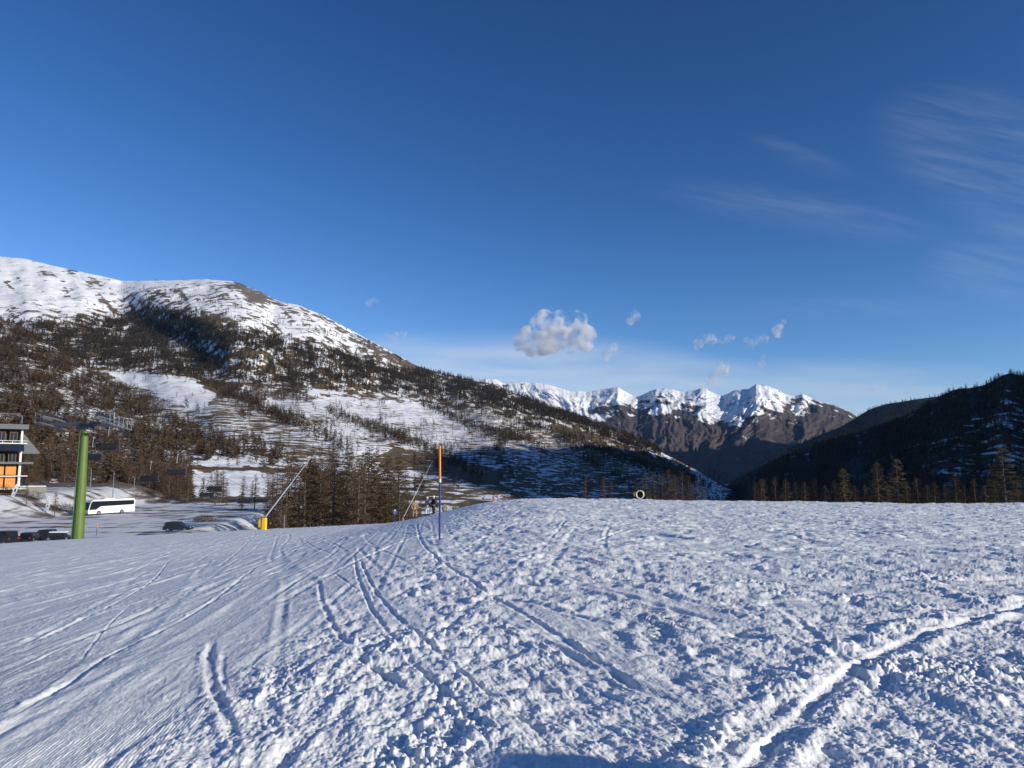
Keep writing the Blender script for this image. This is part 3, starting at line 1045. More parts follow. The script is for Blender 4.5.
def build_valley():
    x = np.concatenate([np.linspace(-420, -190, 40), np.linspace(-188, -20, 240), np.linspace(-18, 420, 120)])
    y = np.concatenate([np.linspace(45, 90, 30), np.linspace(91, 260, 240), np.linspace(262, 420, 40)])
    X, Y = np.meshgrid(x, y)
    Z = valley_z(X, Y) - 40 * sstep(300, 420, Y) + 0.0
    me = mesh_np('valley_ground', np.stack([X, Y, Z], -1), grid_quads(*X.shape), smooth=True)
    lot = sstep(-46, -54, X + 0.10 * (Y - 110)) * sstep(245, 235, Y)
    px, py = to_px(np.stack([X, Y, Z], -1))
    bare = (0.22 + 0.38 * sstep(-.1, .35, fbm(X / 30, Y / 5, 236, 4))) * lot + 0.50 * (1 - lot)  # lot streaks: dirt together with shadow bands painted into the ground colour
    e = np.exp(-((X + 0.10 * (Y - 110) + 49) / 3.0) ** 2) * sstep(100, 112, Y) * (1 - sstep(134, 152, Y))
    bare = bare + 0.02 * e + 0.55 * sstep(215, 230, Y) * sstep(252, 240, Y) * sstep(-60, -70, X)
    bare = bare + 0.45 * np.exp(-((Y - 172 + 0.1 * (X + 120)) / 3.0) ** 2) * sstep(-92, -100, X) * lot   # muddy edge below the chalet bank
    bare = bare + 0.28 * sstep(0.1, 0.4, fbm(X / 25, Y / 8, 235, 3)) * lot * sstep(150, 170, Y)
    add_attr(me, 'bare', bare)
    add_attr(me, 'rocky', np.full(X.shape, 0.15))
    add_attr(me, 'terrace', np.full(X.shape, 0.0))
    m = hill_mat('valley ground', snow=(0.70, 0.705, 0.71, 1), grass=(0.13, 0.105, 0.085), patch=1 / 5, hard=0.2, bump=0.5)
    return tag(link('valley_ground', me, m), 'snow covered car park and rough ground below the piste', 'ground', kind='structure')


build_valley()

# thin valley air
hz_ = MB().box((1000, 4850, 944), (20800, 13300, 2411))
hz_o = hz_.build('haze', None)
hm_ = bpy.data.materials.new('valley air')
hm_.use_nodes = True
hn_, hl_ = hm_.node_tree.nodes, hm_.node_tree.links
hn_.clear()
hv_ = nd(hn_, 'ShaderNodeVolumePrincipled')
hv_.inputs['Color'].default_value = (0.36, 0.62, 1.0, 1)
hv_.inputs['Density'].default_value = 0.000013
hv_.inputs['Anisotropy'].default_value = 0.2
ho_ = nd(hn_, 'ShaderNodeOutputMaterial')
hl_.new(hv_.outputs[0], ho_.inputs['Volume'])
hz_o.data.materials.append(hm_)
tag(hz_o, 'thin blue air filling the valley', 'haze', kind='stuff')

# one sheet below everything so that nothing ever shows empty space underneath
g = np.array([[-9000, -1500, -260], [11000, -1500, -260], [11000, 11300, -260], [-9000, 11300, -260]], float)
gm_ = mesh_np('ground', g, [[0, 1, 2, 3]])
for k_, v_ in (('bare', .5), ('rocky', .2), ('terrace', 0.)):
    add_attr(gm_, k_, np.full(4, v_))
tag(link('ground', gm_, hill_mat('plain ground')), 'snowy lowland far below', 'ground', kind='structure')


# ------------------------------------------------------------------ trees
def larch_mesh(seed, H=14.0, spread=0.2, density=1.0, kind='larch'):
    """bare conifer: trunk mesh and crown mesh made of whorled branches carrying fine twigs"""
    rs = random.Random(seed)
    t = MB()
    lean = (rs.uniform(-.25, .25), rs.uniform(-.25, .25))
    pts = [(lean[0] * (h / H) ** 2, lean[1] * (h / H) ** 2, h - (0.4 if h == 0 else 0)) for h in (0, H * .3, H * .6, H * .85, H)]
    t.tube(pts, [H * .014, H * .011, H * .007, H * .0035, H * .0008], 7)
    V, T = [], []

    def tri(a, b, c):
        k = len(V)
        V.extend((a, b, c))
        T.append((k, k + 1, k + 2))
    n_wh = int(H * 2.0 * density)
    base = rs.uniform(.10, .2)
    for w in range(n_wh):
        f = base + (1 - base) * (w + rs.random() * .8) / n_wh
        h = H * f
        cx, cy = lean[0] * f * f, lean[1] * f * f
        shape = (1 - f) ** 0.75 * min(1, 0.45 + (f - base) * 3.0)
        for b in range(rs.randint(4, 6)):
            a = rs.uniform(0, 2 * math.pi)
            L = H * spread * shape * rs.uniform(.55, 1.15) + 0.25
            up = rs.uniform(-.28, .12) if f < .75 else rs.uniform(.1, .6)
            d = Vector((math.cos(a), math.sin(a), up))
            side = Vector((-math.sin(a), math.cos(a), 0))
            p0 = Vector((cx, cy, h))
            p1 = p0 + d * L * .6
            p2 = p0 + d * L + Vector((0, 0, L * .10))
            r = .012 + .012 * L
            for q0, q1, r0, r1 in ((p0, p1, r, r * .7), (p1, p2, r * .7, r * .2)):
                for s in (side, Vector((0, 0, 1))):
                    tri(q0 + s * r0, q0 - s * r0, q1)
                    tri(q0 - s * r0, q1 - s * r1, q1 + s * r1)
            nt = int(8 + L * 8 * density)
            for k in range(nt):
                u = rs.uniform(.15, 1.0)
                q = p0.lerp(p1, u / .6) if u < .6 else p1.lerp(p2, (u - .6) / .4)
                sgn = rs.choice((-1, 1))
                tl = rs.uniform(.25, .75) * (0.6 + 0.5 * L / 2.5)
                td = side * sgn * rs.uniform(.4, 1) + d * rs.uniform(.1, .8) + Vector((0, 0, rs.uniform(-.9, .35)))
                td.normalize()
                wv = td.cross(Vector((rs.uniform(-1, 1), rs.uniform(-1, 1), rs.uniform(-1, 1))))
                wv.normalize()
                ww = rs.uniform(.018, .045) if kind == 'larch' else rs.uniform(.06, .12)
                tri(q + wv * ww, q - wv * ww, q + td * tl)
    cm = mesh_np('crown', np.array([tuple(v) for v in V]), tris=T)
    tm = bpy.data.meshes.new('trunk')
    tm.from_pydata(t.v, [], t.f)
    return tm, cm


def foliage_mat(name, lo, hi):
    m, n, l, b = new_mat(name)
    g = nd(n, 'ShaderNodeNewGeometry')
    oi = nd(n, 'ShaderNodeObjectInfo')
    t = nd(n, 'ShaderNodeTexNoise', i_Scale=0.23, i_Detail=4.0)
    l.new(g.outputs['Position'], t.inputs['Vector'])
    av = nd(n, 'ShaderNodeMath', operation='MULTIPLY_ADD')
    l.new(oi.outputs['Random'], av.inputs[0])
    av.inputs[1].default_value = 0.5
    sub = nd(n, 'ShaderNodeMath', operation='SUBTRACT')
    l.new(t.outputs[0], sub.inputs[0])
    sub.inputs[1].default_value = 0.25
    l.new(sub.outputs[0], av.inputs[2])
    mx = nd(n, 'ShaderNodeMix', data_type='RGBA', clamp_factor=True)
    mx.inputs[6].default_value = lo + (1,)
    mx.inputs[7].default_value = hi + (1,)
    l.new(av.outputs[0], mx.inputs[0])
    l.new(mx.outputs[2], b.inputs['Base Color'])
    b.inputs['Roughness'].default_value = 0.85
    b.inputs['Specular IOR Level'].default_value = 0.1
    return m


M_TWIG = foliage_mat('larch twigs', (0.070, 0.050, 0.032), (0.155, 0.108, 0.064))
M_TWIG2 = foliage_mat('golden larch twigs', (0.13, 0.10, 0.045), (0.24, 0.17, 0.08))
M_BARK = plain('larch bark', (0.09, 0.07, 0.055), 0.9, scale=9, var=.35)
M_NEEDLE = foliage_mat('dark needles', (0.019, 0.018, 0.013), (0.068, 0.052, 0.034))
M_FARLARCH = foliage_mat('far larch twigs', (0.060, 0.044, 0.030), (0.145, 0.102, 0.064))

VAR = []
for s in range(7):
    tm, cm = larch_mesh(300 + s, 14.0, random.uniform(.15, .22))
    tm.materials.append(M_BARK)
    cm.materials.append(M_TWIG2 if s == 6 else M_TWIG)
    VAR.append((tm, cm))

NTREE = 0


def larch(x, y, z, H, label, group=None, var=None, name='larch_tree', width=1.25):
    global NTREE
    NTREE += 1
    k = random.randrange(6) if var is None else var
    o = thing(name, label, 'tree', (x, y, z), random.uniform(0, 6.28), group)
    s = H / 14.0
    o.scale = (s * width, s * width, s)
    link('trunk', VAR[k][0], None, o)
    link('crown', VAR[k][1], None, o)
    return o


def surf(h, px, Y, col='D'):
    """height of a hill's ground at bearing px and distance Y"""
    j = int(np.argmin(np.abs(h.U[0] - px)))
    P = h.front[:, j]
    return float(np.interp(Y, P[:, 1], P[:, 2]))


rs = np.random.RandomState(5)
# row of trees beyond the plateau on the right: one by one
ROW = [(755, 483, 150, 'small bare larch at the left end of the row on the right brow'),
       (765, 480, 150, 'slim larch second from the left in the right hand row of trees'),
       (776, 477, 145, 'pointed larch third from the left in the right hand row of trees'),
       (816, 478, 140, 'lone small larch standing in the gap of the right hand row'),
       (845, 468, 140, 'slender pale larch left of the two tall ones in the right row'),
       (879, 462, 135, 'tall bushy larch, left one of the tallest pair on the right brow'),
       (899, 458, 132, 'tallest larch of the pair in the middle of the right brow'),
       (919, 477, 130, 'short larch just right of the tallest pair on the right brow'),
       (936, 482, 128, 'low scrubby larch in a hollow of the right hand row'),
       (957, 473, 128, 'thin dark larch left of the broad tree at the right edge'),
       (1006, 447, 118, 'broad golden brown larch at the right edge of the photo'),
       (1030, 462, 112, 'darker larch half cut off by the right edge of the photo')]
for px, top, Y, lab in ROW:
    z0 = float(at(px, 512, Y)[2])
    H = float(at(px, top, Y)[2]) - z0
    P = at(px, 512, Y)
    larch(P[0], P[1], z0, H, lab, 'larches in a row beyond the plateau', var=6 if px in (879, 899, 1006, 845) else None, width=2.2 if px == 1006 else 1.75)
for k, px in enumerate((762, 786, 797, 806, 826, 836, 856, 866, 889, 908, 928, 946, 966, 976, 987, 996, 1018)):
    Y = 136 + 14 * rs.rand()
    P = at(px, 512, Y)
    larch(P[0], P[1], P[2], float(at(px, 487 - 9 * rs.rand(), Y)[2]) - float(P[2]), 'low brown larch filling in between the taller ones on the right brow', 'low larches on the right brow', width=1.7)
# small clump behind the snow gun
for k, (px, top) in enumerate([(586, 478), (604, 476), (612, 482), (636, 480), (647, 474), (655, 472), (662, 473), (669, 470), (676, 474), (683, 471), (690, 475), (697, 480), (641, 484), (673, 480), (688, 483), (704, 488)]):
    Y = 230 + 5 * (k % 4)
    P = at(px, 512, Y)
    H = float(at(px, top, Y)[2]) - P[2]
    if px < 620:
        lab = ['lone bare larch left of the snow gun, leftmost of three', 'bare larch in the middle of three left of the snow gun', 'lowest of the three bare larches left of the snow gun'][k]
        larch(P[0], P[1], P[2], H, lab)
    else:
        larch(P[0], P[1], P[2], H, width=1.7, label='brown larch in the thicket behind the snow gun', group='larches in the thicket behind the snow gun')
# tall wood behind the long snow lance
for k in range(54):
    px = 268 + 146 * ((k * 0.618) % 1.0)
    Y = 122 + 70 * rs.rand()
    top = np.interp(px, [268, 290, 310, 330, 350, 365, 380, 395, 405, 415], [482, 462, 456, 446, 452, 444, 456, 452, 474, 488]) + 30 * rs.rand() ** 1.6
    x = float(at(px, 500, Y)[0])
    z0 = float(valley_z(x, Y))
    H = float(at(px, top, Y)[2]) - z0
    if px > 396:
        lab, grp = 'bare larch at the thin right end of the wood near the skiers', 'larches at the right end of the middle wood'
    elif px < 300:
        lab, grp = 'bare larch in the wood just beside the yellow based snow lance', 'larches beside the yellow snow lance'
    else:
        lab, grp = 'tall bare brown larch in the middle wood behind the run', 'larches in the middle wood'
    larch(x, Y, z0, H, lab, grp, width=1.2)
# scattered trees on the ground below the chairs
for k in range(44):
    px = 128 + 150 * rs.rand()
    Y = 180 + 70 * rs.rand() if px > 215 else 246 + 40 * rs.rand()
    if 232 < px < 262 and rs.rand() < .6:
        continue
    x = float(at(px, 500, Y)[0])
    z0 = float(valley_z(x, Y)) if Y < 232 else max(float(valley_z(x, Y)), surf(HILL0, px, Y))
    H = (5 + 7 * rs.rand()) if px > 185 else 9 + 7 * rs.rand()
    lab, grp = ('low bare larch on the snow under the hanging chairs', 'larches under the chairlift') if px > 185 else ('bare larch on the bank behind the car park, right of the coach', 'larches right of the coach')
    larch(x, Y, z0, H, lab, grp)
# lower edge of the wood behind the chalet and coach
spots = HILL0.plant(lambda px, py, v, P: (v < 0.30) * (px > -60) * (px < 188) * (P[..., 1] / 300.0) ** -2.6 * (0.6 + sstep(-.2, .3, fbm(px * .05, py * .05, 7, 2))), 150, rs)
for x, y, z in spots:
    px = 512 + FPX * x / y
    lab, grp = ('tall brown larch in the wood behind the orange chalet', 'larches behind the chalet') if px < 80 else ('tall brown larch at the foot of the wood behind the coach', 'larches behind the coach')
    larch(x, y, z, 9 + 8 * rs.rand(), lab, grp)


# far woods: one object for each hillside
def far_tree(seed, kind, nb):
    rs_ = random.Random(seed)
    V, T = [], []

    def tri(*p):
        k = len(V)
        V.extend(p)
        T.append((k, k + 1, k + 2))
    for a in (0, 2.1, 4.2):
        tri((.012 * math.cos(a), .012 * math.sin(a), 0), (.012 * math.cos(a + 2.1), .012 * math.sin(a + 2.1), 0), (0, 0, 1))
    for k in range(nb):
        f = .12 + .86 * (k + rs_.random()) / nb
        a = rs_.uniform(0, 6.28)
        w = (.20 if kind == 'larch' else .17) * (1 - f) ** .7 * rs_.uniform(.6, 1.2) + .015
        d = Vector((math.cos(a), math.sin(a), 0))
        s = Vector((-d.y, d.x, 0))
        th = (.018 if kind == 'larch' else .035) * rs_.uniform(.7, 1.5)
        dz = rs_.uniform(-.05, .03)
        c = Vector((0, 0, f))
        tip = c + d * w + Vector((0, 0, dz))
        tri(tuple(c + Vector((0, 0, th))), tuple(c + d * w * .5 + s * w * .45 + Vector((0, 0, -th))), tuple(tip))
        tri(tuple(c - Vector((0, 0, th))), tuple(c + d * w * .5 - s * w * .45 + Vector((0, 0, th))), tuple(tip))
    return np.array(V, np.float32), np.array(T, np.int64)


def forest(name, label, pts, hts, mat, kind, nb, cat='forest', seed=0, fat=1.4):
    tpl = [far_tree(seed + k, kind, nb) for k in range(6)]
    r_ = np.random.RandomState(seed)
    vs_, ts_, off = [], [], 0
    which = r_.randint(0, 6, len(pts))
    for k in range(6):
        idx = np.where(which == k)[0]
        v, t = tpl[k]
        a = r_.rand(len(idx)) * 6.28
        c, s = np.cos(a)[:, None], np.sin(a)[:, None]
        h = hts[idx][:, None]
        wd = h * (0.8 + 0.6 * r_.rand(len(idx))[:, None]) * fat
        x = (v[None, :, 0] * c - v[None, :, 1] * s) * wd + pts[idx, 0:1]
        y = (v[None, :, 0] * s + v[None, :, 1] * c) * wd + pts[idx, 1:2]
        z = v[None, :, 2] * h + pts[idx, 2:3] - 0.3
        vs_.append(np.stack([x, y, z], -1).reshape(-1, 3))
        ts_.append((t[None] + (np.arange(len(idx)) * len(v))[:, None, None] + off).reshape(-1, 3))
        off += len(idx) * len(v)
    me = mesh_np(name, np.concatenate(vs_), tris=np.concatenate(ts_))
    return tag(link(name, me, mat), label, cat, kind='stuff')


def heights(n, lo, hi):
    return lo + (hi - lo) * rs.rand(n) ** 1.3


def m0_density(px, py, v, P):
    d = 0.25 + 1.0 * sstep(-.15, .25, fbm(px * .045, py * .07, 401, 4))
    d = d * ~in_poly(px, py, [(188, 466), (305, 466), (305, 535), (215, 535), (190, 505)])
    d = d * (1 - 0.75 * in_poly(px, py, [(60, 395), (110, 415), (130, 450), (90, 440), (55, 420)]))
    d = d * (px > -250) * (v > 0.12)
    d = d * (1 - .85 * in_poly(px, py, [(215, 456), (300, 464), (300, 472), (200, 472)]))
    return d * (P[..., 1] / 500.0) ** -0.3


p0_ = HILL0.plant(m0_density, 13000, rs)
forest('larch_forest', 'brown larch wood covering the nearer left hill', p0_, heights(len(p0_), 7, 14), M_FARLARCH, 'larch', 30, seed=500)


def belt_density(px, py, v, P):
    top, low = interp(px, BELT_TOP), interp(px, BELT_LOW)
    inside = sstep(-4, 6, py - top) * (1 - sstep(-8, 5, py - low))
    d = 1.1 * inside * (0.35 + sstep(-.2, .2, fbm(px * .06, py * .1, 411, 3)))
    d = d + 0.10 * sstep(-34, -2, py - top) * (py < top) * sstep(60, 120, px) * sstep(-.1, .3, fbm(px * .08, py * .1, 413, 3)) 
    return d * (px > -200)


p1_ = HILL1.plant(belt_density, 17000, rs)
forest('conifer_belt', 'dark conifer belt across the middle of the snowy mountain', p1_, heights(len(p1_), 11, 20), M_NEEDLE, 'pine', 16, seed=520)

HEDGES = [[(330, 412), (370, 428), (420, 447), (455, 462), (478, 478)], [(270, 415), (300, 428), (330, 440), (350, 455)], [(425, 405), (470, 425), (520, 440), (545, 452)],
          [(480, 405), (540, 428), (600, 452), (650, 470), (690, 482)], [(230, 395), (262, 410), (300, 422)], [(505, 470), (498, 450), (510, 432)], [(560, 440), (600, 470), (640, 490)]]


def meadow_density(px, py, v, P):
    low = interp(px, BELT_LOW)
    d = 0.05 + 0.65 * sstep(.05, .35, fbm(px * .035, py * .07, 421, 4))
    for h in HEDGES:
        d = d + 2.2 * np.exp(-(dist_line(px, py, h) / 4.0) ** 2)
    d = d * (1 - 0.65 * in_poly(px, py, [(505, 444), (560, 440), (680, 480), (680, 500), (470, 505)]))
    spur = in_poly(px, py, [(470, 396), (560, 414), (640, 444), (706, 479), (690, 482), (600, 452), (520, 432), (450, 410)])
    d = d + 0.55 * spur
    d = d - 0.6 * in_poly(px, py, [(255, 402), (330, 398), (420, 402), (460, 412), (420, 425), (330, 418), (270, 412)]) * 0.4
    d = d + 1.1 * in_poly(px, py, [(125, 372), (220, 376), (300, 390), (310, 400), (240, 404), (200, 385)])
    return np.clip(d, 0.01, 9) * sstep(-4, 8, py - low) * (px > -100) * (1 - .9 * in_poly(px, py, [(90, 358), (140, 362), (190, 375), (215, 396), (200, 412), (160, 396), (120, 380)]))


p2_ = HILL1.plant(meadow_density, 7200, rs)
forest('hedgerow_trees', 'brown trees and hedgerows scattered over the terraced meadows', p2_, heights(len(p2_), 6, 13), M_FARLARCH, 'larch', 20, seed=540)


def e_density(px, py, v, P):
    d = 0.25 + sstep(-.3, .2, fbm(px * .03, py * .012, 431, 3))
    d = d * (1 - 0.40 * in_poly(px, py, [(930, 445), (1000, 405), (1200, 370), (1200, 470), (930, 475)]))
    return d * (v > 0.10) * (px < 1180)


p3_ = HILL_E.plant(e_density, 13000, rs)
forest('shaded_forest', 'dark larch forest on the shaded slope at right', p3_, heights(len(p3_), 7, 13), M_FARLARCH, 'larch', 34, seed=560)
p4_ = HILL_R2.plant(lambda px, py, v, P: (v > .3) * (px < 1080) * (.5 + sstep(-.2, .3, fbm(px * .04, py * .05, 433, 3))), 9000, rs)
forest('ridge_forest', 'distant forest on the bluish ridge behind the shaded slope', p4_, heights(len(p4_), 12, 20), M_NEEDLE, 'pine', 10, seed=580, fat=2.0)

# ------------------------------------------------------------------ built things
M_GREEN = plain('green tower paint', (0.105, 0.165, 0.03), 0.55, 0, .25, 2.0)
M_STEEL = plain('galvanised steel', (0.33, 0.34, 0.35), 0.45, 0.7, .2, 6)
M_DARKST = plain('dark steel', (0.07, 0.075, 0.085), 0.5, 0.3, .2, 5)
M_BLACK = plain('black rubber', (0.02, 0.02, 0.022), 0.7, 0, .2, 8)
M_SEAT = plain('dark seat padding', (0.008, 0.009, 0.013), 0.8, 0, .2, 8)
M_WHITE = plain('white paint', (0.78, 0.78, 0.76), 0.4, 0, .05, 4)
M_GLASS = plain('dark window glass', (0.015, 0.02, 0.028), 0.08, 0, .1, 2)
M_YELLOW = plain('yellow padding', (0.80, 0.50, 0.02), 0.6, 0, .1, 5)
M_ORANGE = plain('orange shutters', (0.66, 0.26, 0.05), 0.6, 0, .15, 3)
M_OPOLE = plain('orange plastic pole', (0.85, 0.24, 0.03), 0.45, 0, .08, 6)
M_BPOLE = plain('blue plastic pole', (0.02, 0.032, 0.20), 0.45, 0, .1, 6)
M_WOOD = plain('dark brown timber', (0.07, 0.045, 0.03), 0.8, 0, .3, 5)
M_WOOD2 = plain('warm brown timber', (0.20, 0.11, 0.06), 0.7, 0, .25, 4)
M_GREY = plain('grey roof sheet', (0.12, 0.125, 0.13), 0.6, 0, .2, 3)
M_CONC = plain('grey render wall', (0.22, 0.22, 0.19), 0.9, 0, .15, 2)
M_SNOWT = plain('loose snow', (0.84, 0.86, 0.89), 0.7, 0, .04, 3, .4)
M_BIRCH = plain('lance aluminium', (0.55, 0.56, 0.57), 0.35, 0.5, .1, 6)
M_CARD = plain('dark blue car paint', (0.018, 0.022, 0.035), 0.25, 0, .1, 2)
M_CARB = plain('black car paint', (0.012, 0.013, 0.015), 0.25, 0, .1, 2)
M_REDL = plain('red lamp glass', (0.35, 0.03, 0.02), 0.3, 0, .1, 4)
M_HUSH = plain('bare hedge twigs', (0.07, 0.05, 0.03), 0.9, 0, .3, 6)


def lot_z(x, y):
    return float(valley_z(x, y))


def ground(x, y):
    return float(near_base(x, y))


# --- chairlift tower
TY = 60.0
P = at(77.5, 541, TY)
tx = float(P[0])
tz = ground(tx, TY)
top = at(85, 431, TY)
tw = thing('chairlift_tower', 'tall green chairlift tower with grey crossarm and sheaves at the left', 'lift tower', (tx, TY, tz))


def loc(p):
    return Vector(p) - Vector((tx, TY, tz))


m = MB()
t_ = loc(top)
m.tube([(0, 0, -0.6), (t_.x * .5, 0, t_.z * .5), (t_.x, 0, t_.z)], [0.47, 0.37, 0.27], 14)
m.build('pole', M_GREEN, tw, True)
m = MB()
for s_ in (-.16, .16):
    m.tube([(s_ - .05, -.58, .2), (t_.x + s_, -.40, t_.z)], .025, 6)
for k in range(28):
    q = k / 28
    m.tube([(t_.x * q - .2, -.58 + .18 * q, .3 + t_.z * q), (t_.x * q + .13, -.58 + .18 * q, .3 + t_.z * q)], .016, 5)
m.build('ladder', M_GREEN, tw)
AX, BX = -32.5, -36.8
az0 = float(at(110, 420, TY)[2])
m = MB()
m.box(loc(((AX + BX) / 2 - .1, TY, az0 - .35)), (AX - BX + .4, .34, .34), bevel=.04)
m.box(loc((float(top[0]), TY, az0 - .62)), (1.1, .8, .3), bevel=.04)
m.build('crossarm', M_DARKST, tw)
for X_ in (AX, BX):
    m = MB()
    m.tube([loc((X_, TY - 2.1, az0 + .18)), loc((X_, TY, az0)), loc((X_, TY + 2.1, az0 - .35))], .09, 8)
    for s_ in (-1.4, 1.4):
        m.tube([loc((X_, TY + s_ - .6, az0 - .12 - s_ * .12)), loc((X_, TY + s_ + .6, az0 - .12 - s_ * .12 - .14))], .06, 6)
    tr = m.build('sheave_train', M_STEEL, tw, True)
    for k in range(8):
        yy = TY - 1.95 + k * .56
        zz2 = az0 + .18 - .53 * (k * .56 + .15) / 4.2 + .16
        w = MB()
        w.lathe([(.20, -.06), (.24, -.05), (.19, -.015), (.19, .015), (.24, .05), (.20, .06)], 14, Matrix.Translation(loc((X_, yy, zz2))) @ Matrix.Rotation(math.pi / 2, 4, 'Y'))
        w.build('sheave_wheel', M_BLACK, tr, True)
    m = MB()
    side = .5 if X_ == AX else -.5
    for off in (side - .28, side + .28):
        m.tube([loc((X_ + off, TY - 1.7, az0 - .36)), loc((X_ + off, TY + 1.7, az0 - .75))], .035, 6)
    for k in range(9):
        yy = TY - 1.6 + k * .38
        m.box(loc((X_ + side, yy, az0 - .31 - (k * .38) * .114)), (.58, .30, .03))
    for off in (side + (.3 if side > 0 else -.3),):
        for hgt in (.4, .8):
            m.tube([loc((X_ + off, TY - 1.7, az0 - .36 + hgt)), loc((X_ + off, TY + 1.7, az0 - .75 + hgt))], .022, 6)
        for k in range(6):
            yy = TY - 1.7 + k * .68
            zb = az0 - .36 - k * .078
            m.tube([loc((X_ + off, yy, zb)), loc((X_ + off, yy, zb + .8))], .022, 6)
    m.build('catwalk', M_STEEL, tw)
m = MB()
for X_ in (AX + .2, BX - .2):
    m.tube([loc((X_, TY, az0 - .2)), loc((X_, TY, az0 + .62))], .05, 6)
m.tube([loc((AX + .2, TY, az0 + .62)), loc((BX - .2, TY, az0 + .62))], .06, 6)
m.tube([loc(((AX + BX) / 2, TY, az0 - .2)), loc((AX + .2, TY, az0 + .62))], .03, 6)
m.build('lifting_frame', M_STEEL, tw)

# --- chairs hanging from the two sides of the rope
HANG = 2.15
CH = [(108, 450, 64, 'large empty chair hanging closest to the green lift tower'), (176.5, 475, 78, 'empty chair dark against the brown road above the car park'),
      (215, 491, 92, 'empty chair seen as a pale loop against the snowy clearing'), (245, 503, 106, 'empty chair low over the trees, left of the two nearest the yellow lance'),
      (92, 460, 72, 'empty chair just right of the green tower, half behind the larger chair'), (150, 481, 84, 'empty chair above the right end of the coach roof'),
      (207, 497, 99.5, 'empty chair low left of the pale looped chair'), (263, 502, 122, 'empty chair furthest down the line, beside the yellow lance')]
proto = None
tops = {0: [], 1: []}


def make_chair(label):
    o = thing('chairlift_chair', label, 'lift chair')
    w = .92
    m = MB()
    m.box((0, .05, 0), (2 * w, .52, .11), bevel=.04)
    m.build('seat', M_SEAT, o)
    m = MB()
    m.box((0, -.26, .34), (2 * w, .10, .50), Matrix.Rotation(R(-10), 4, 'X'), bevel=.03)
    m.build('backrest', M_SEAT, o)
    m = MB()
    loop = [(-w - .08, -.2, -.05), (-w - .10, -.2, .5), (-w - .02, -.16, .95), (-w + .25, -.1, 1.18), (0, -.06, 1.24), (w - .25, -.1, 1.18), (w + .02, -.16, .95), (w + .10, -.2, .5), (w + .08, -.2, -.05)]
    m.tube(loop, .032, 8)
    m.tube([(-w - .08, -.2, -.05), (w + .08, -.2, -.05)], .035, 6)
    for s_ in (-1, 1):
        m.tube([(s_ * (w + .08), -.2, -.05), (s_ * (w + .08), .32, -.03)], .03, 6)
    m.build('frame', M_DARKST, o, True)
    m = MB()
    m.tube([(0, -.06, 1.22), (0, -.04, 1.7), (.06, 0, HANG)], .04, 8)
    m.box((.06, 0, HANG), (.14, .42, .16), bevel=.03)
    m.build('hanger', M_STEEL, o)
    m = MB()
    m.tube([(-w, -.05, .95), (-w, .25, 1.02), (-w, .62, .55), (w, .62, .55), (w, .25, 1.02), (w, -.05, .95)], .022, 6)
    m.tube([(-.3, .62, .55), (-.3, .72, -.35), (.3, .72, -.35), (.3, .62, .55)], .02, 6)
    m.build('safety_bar', M_DARKST, o, True)
    return o


for k, (px, py, Y, lab) in enumerate(CH):
    P = at(px, py, Y)
    if proto is None:
        o = proto = make_chair(lab)
    else:
        o = proto.copy()
        COL.objects.link(o)
        for ch in list(proto.children):
            c = ch.copy()
            COL.objects.link(c)
            c.parent = o
        o['label'] = lab
    o['group'] = 'chairs on the lift'
    o.location = tuple(float(c) for c in P)
    o.rotation_euler = (0, 0, R(6) + R(4) * math.sin(k * 2.3))
    tops[0 if k < 4 else 1].append((float(P[0]) + .05, float(P[1]), float(P[2]) + HANG))
m = MB()
A = [(-31.2, -8, az0 + 4.2), (AX, TY - 2.2, az0 + .62)] + [(AX, TY + 2.2, az0 + .12)] + tops[0] + [(-42, 150, tops[0][-1][2] - 8.5), (-44, 200, tops[0][-1][2] - 15)]
B = [(-35.5, -8, az0 + 4.2), (BX, TY - 2.2, az0 + .62)] + [(BX, TY + 2.2, az0 + .12)] + tops[1] + [(-44, 160, tops[1][-1][2] - 5), (-47, 200, tops[1][-1][2] - 10)]
for L_ in (A, B):
    m.tube(L_, .022, 6)
tag(m.build('haul_rope', M_DARKST), 'thin steel haul rope of the chairlift running over the green tower', 'lift rope')

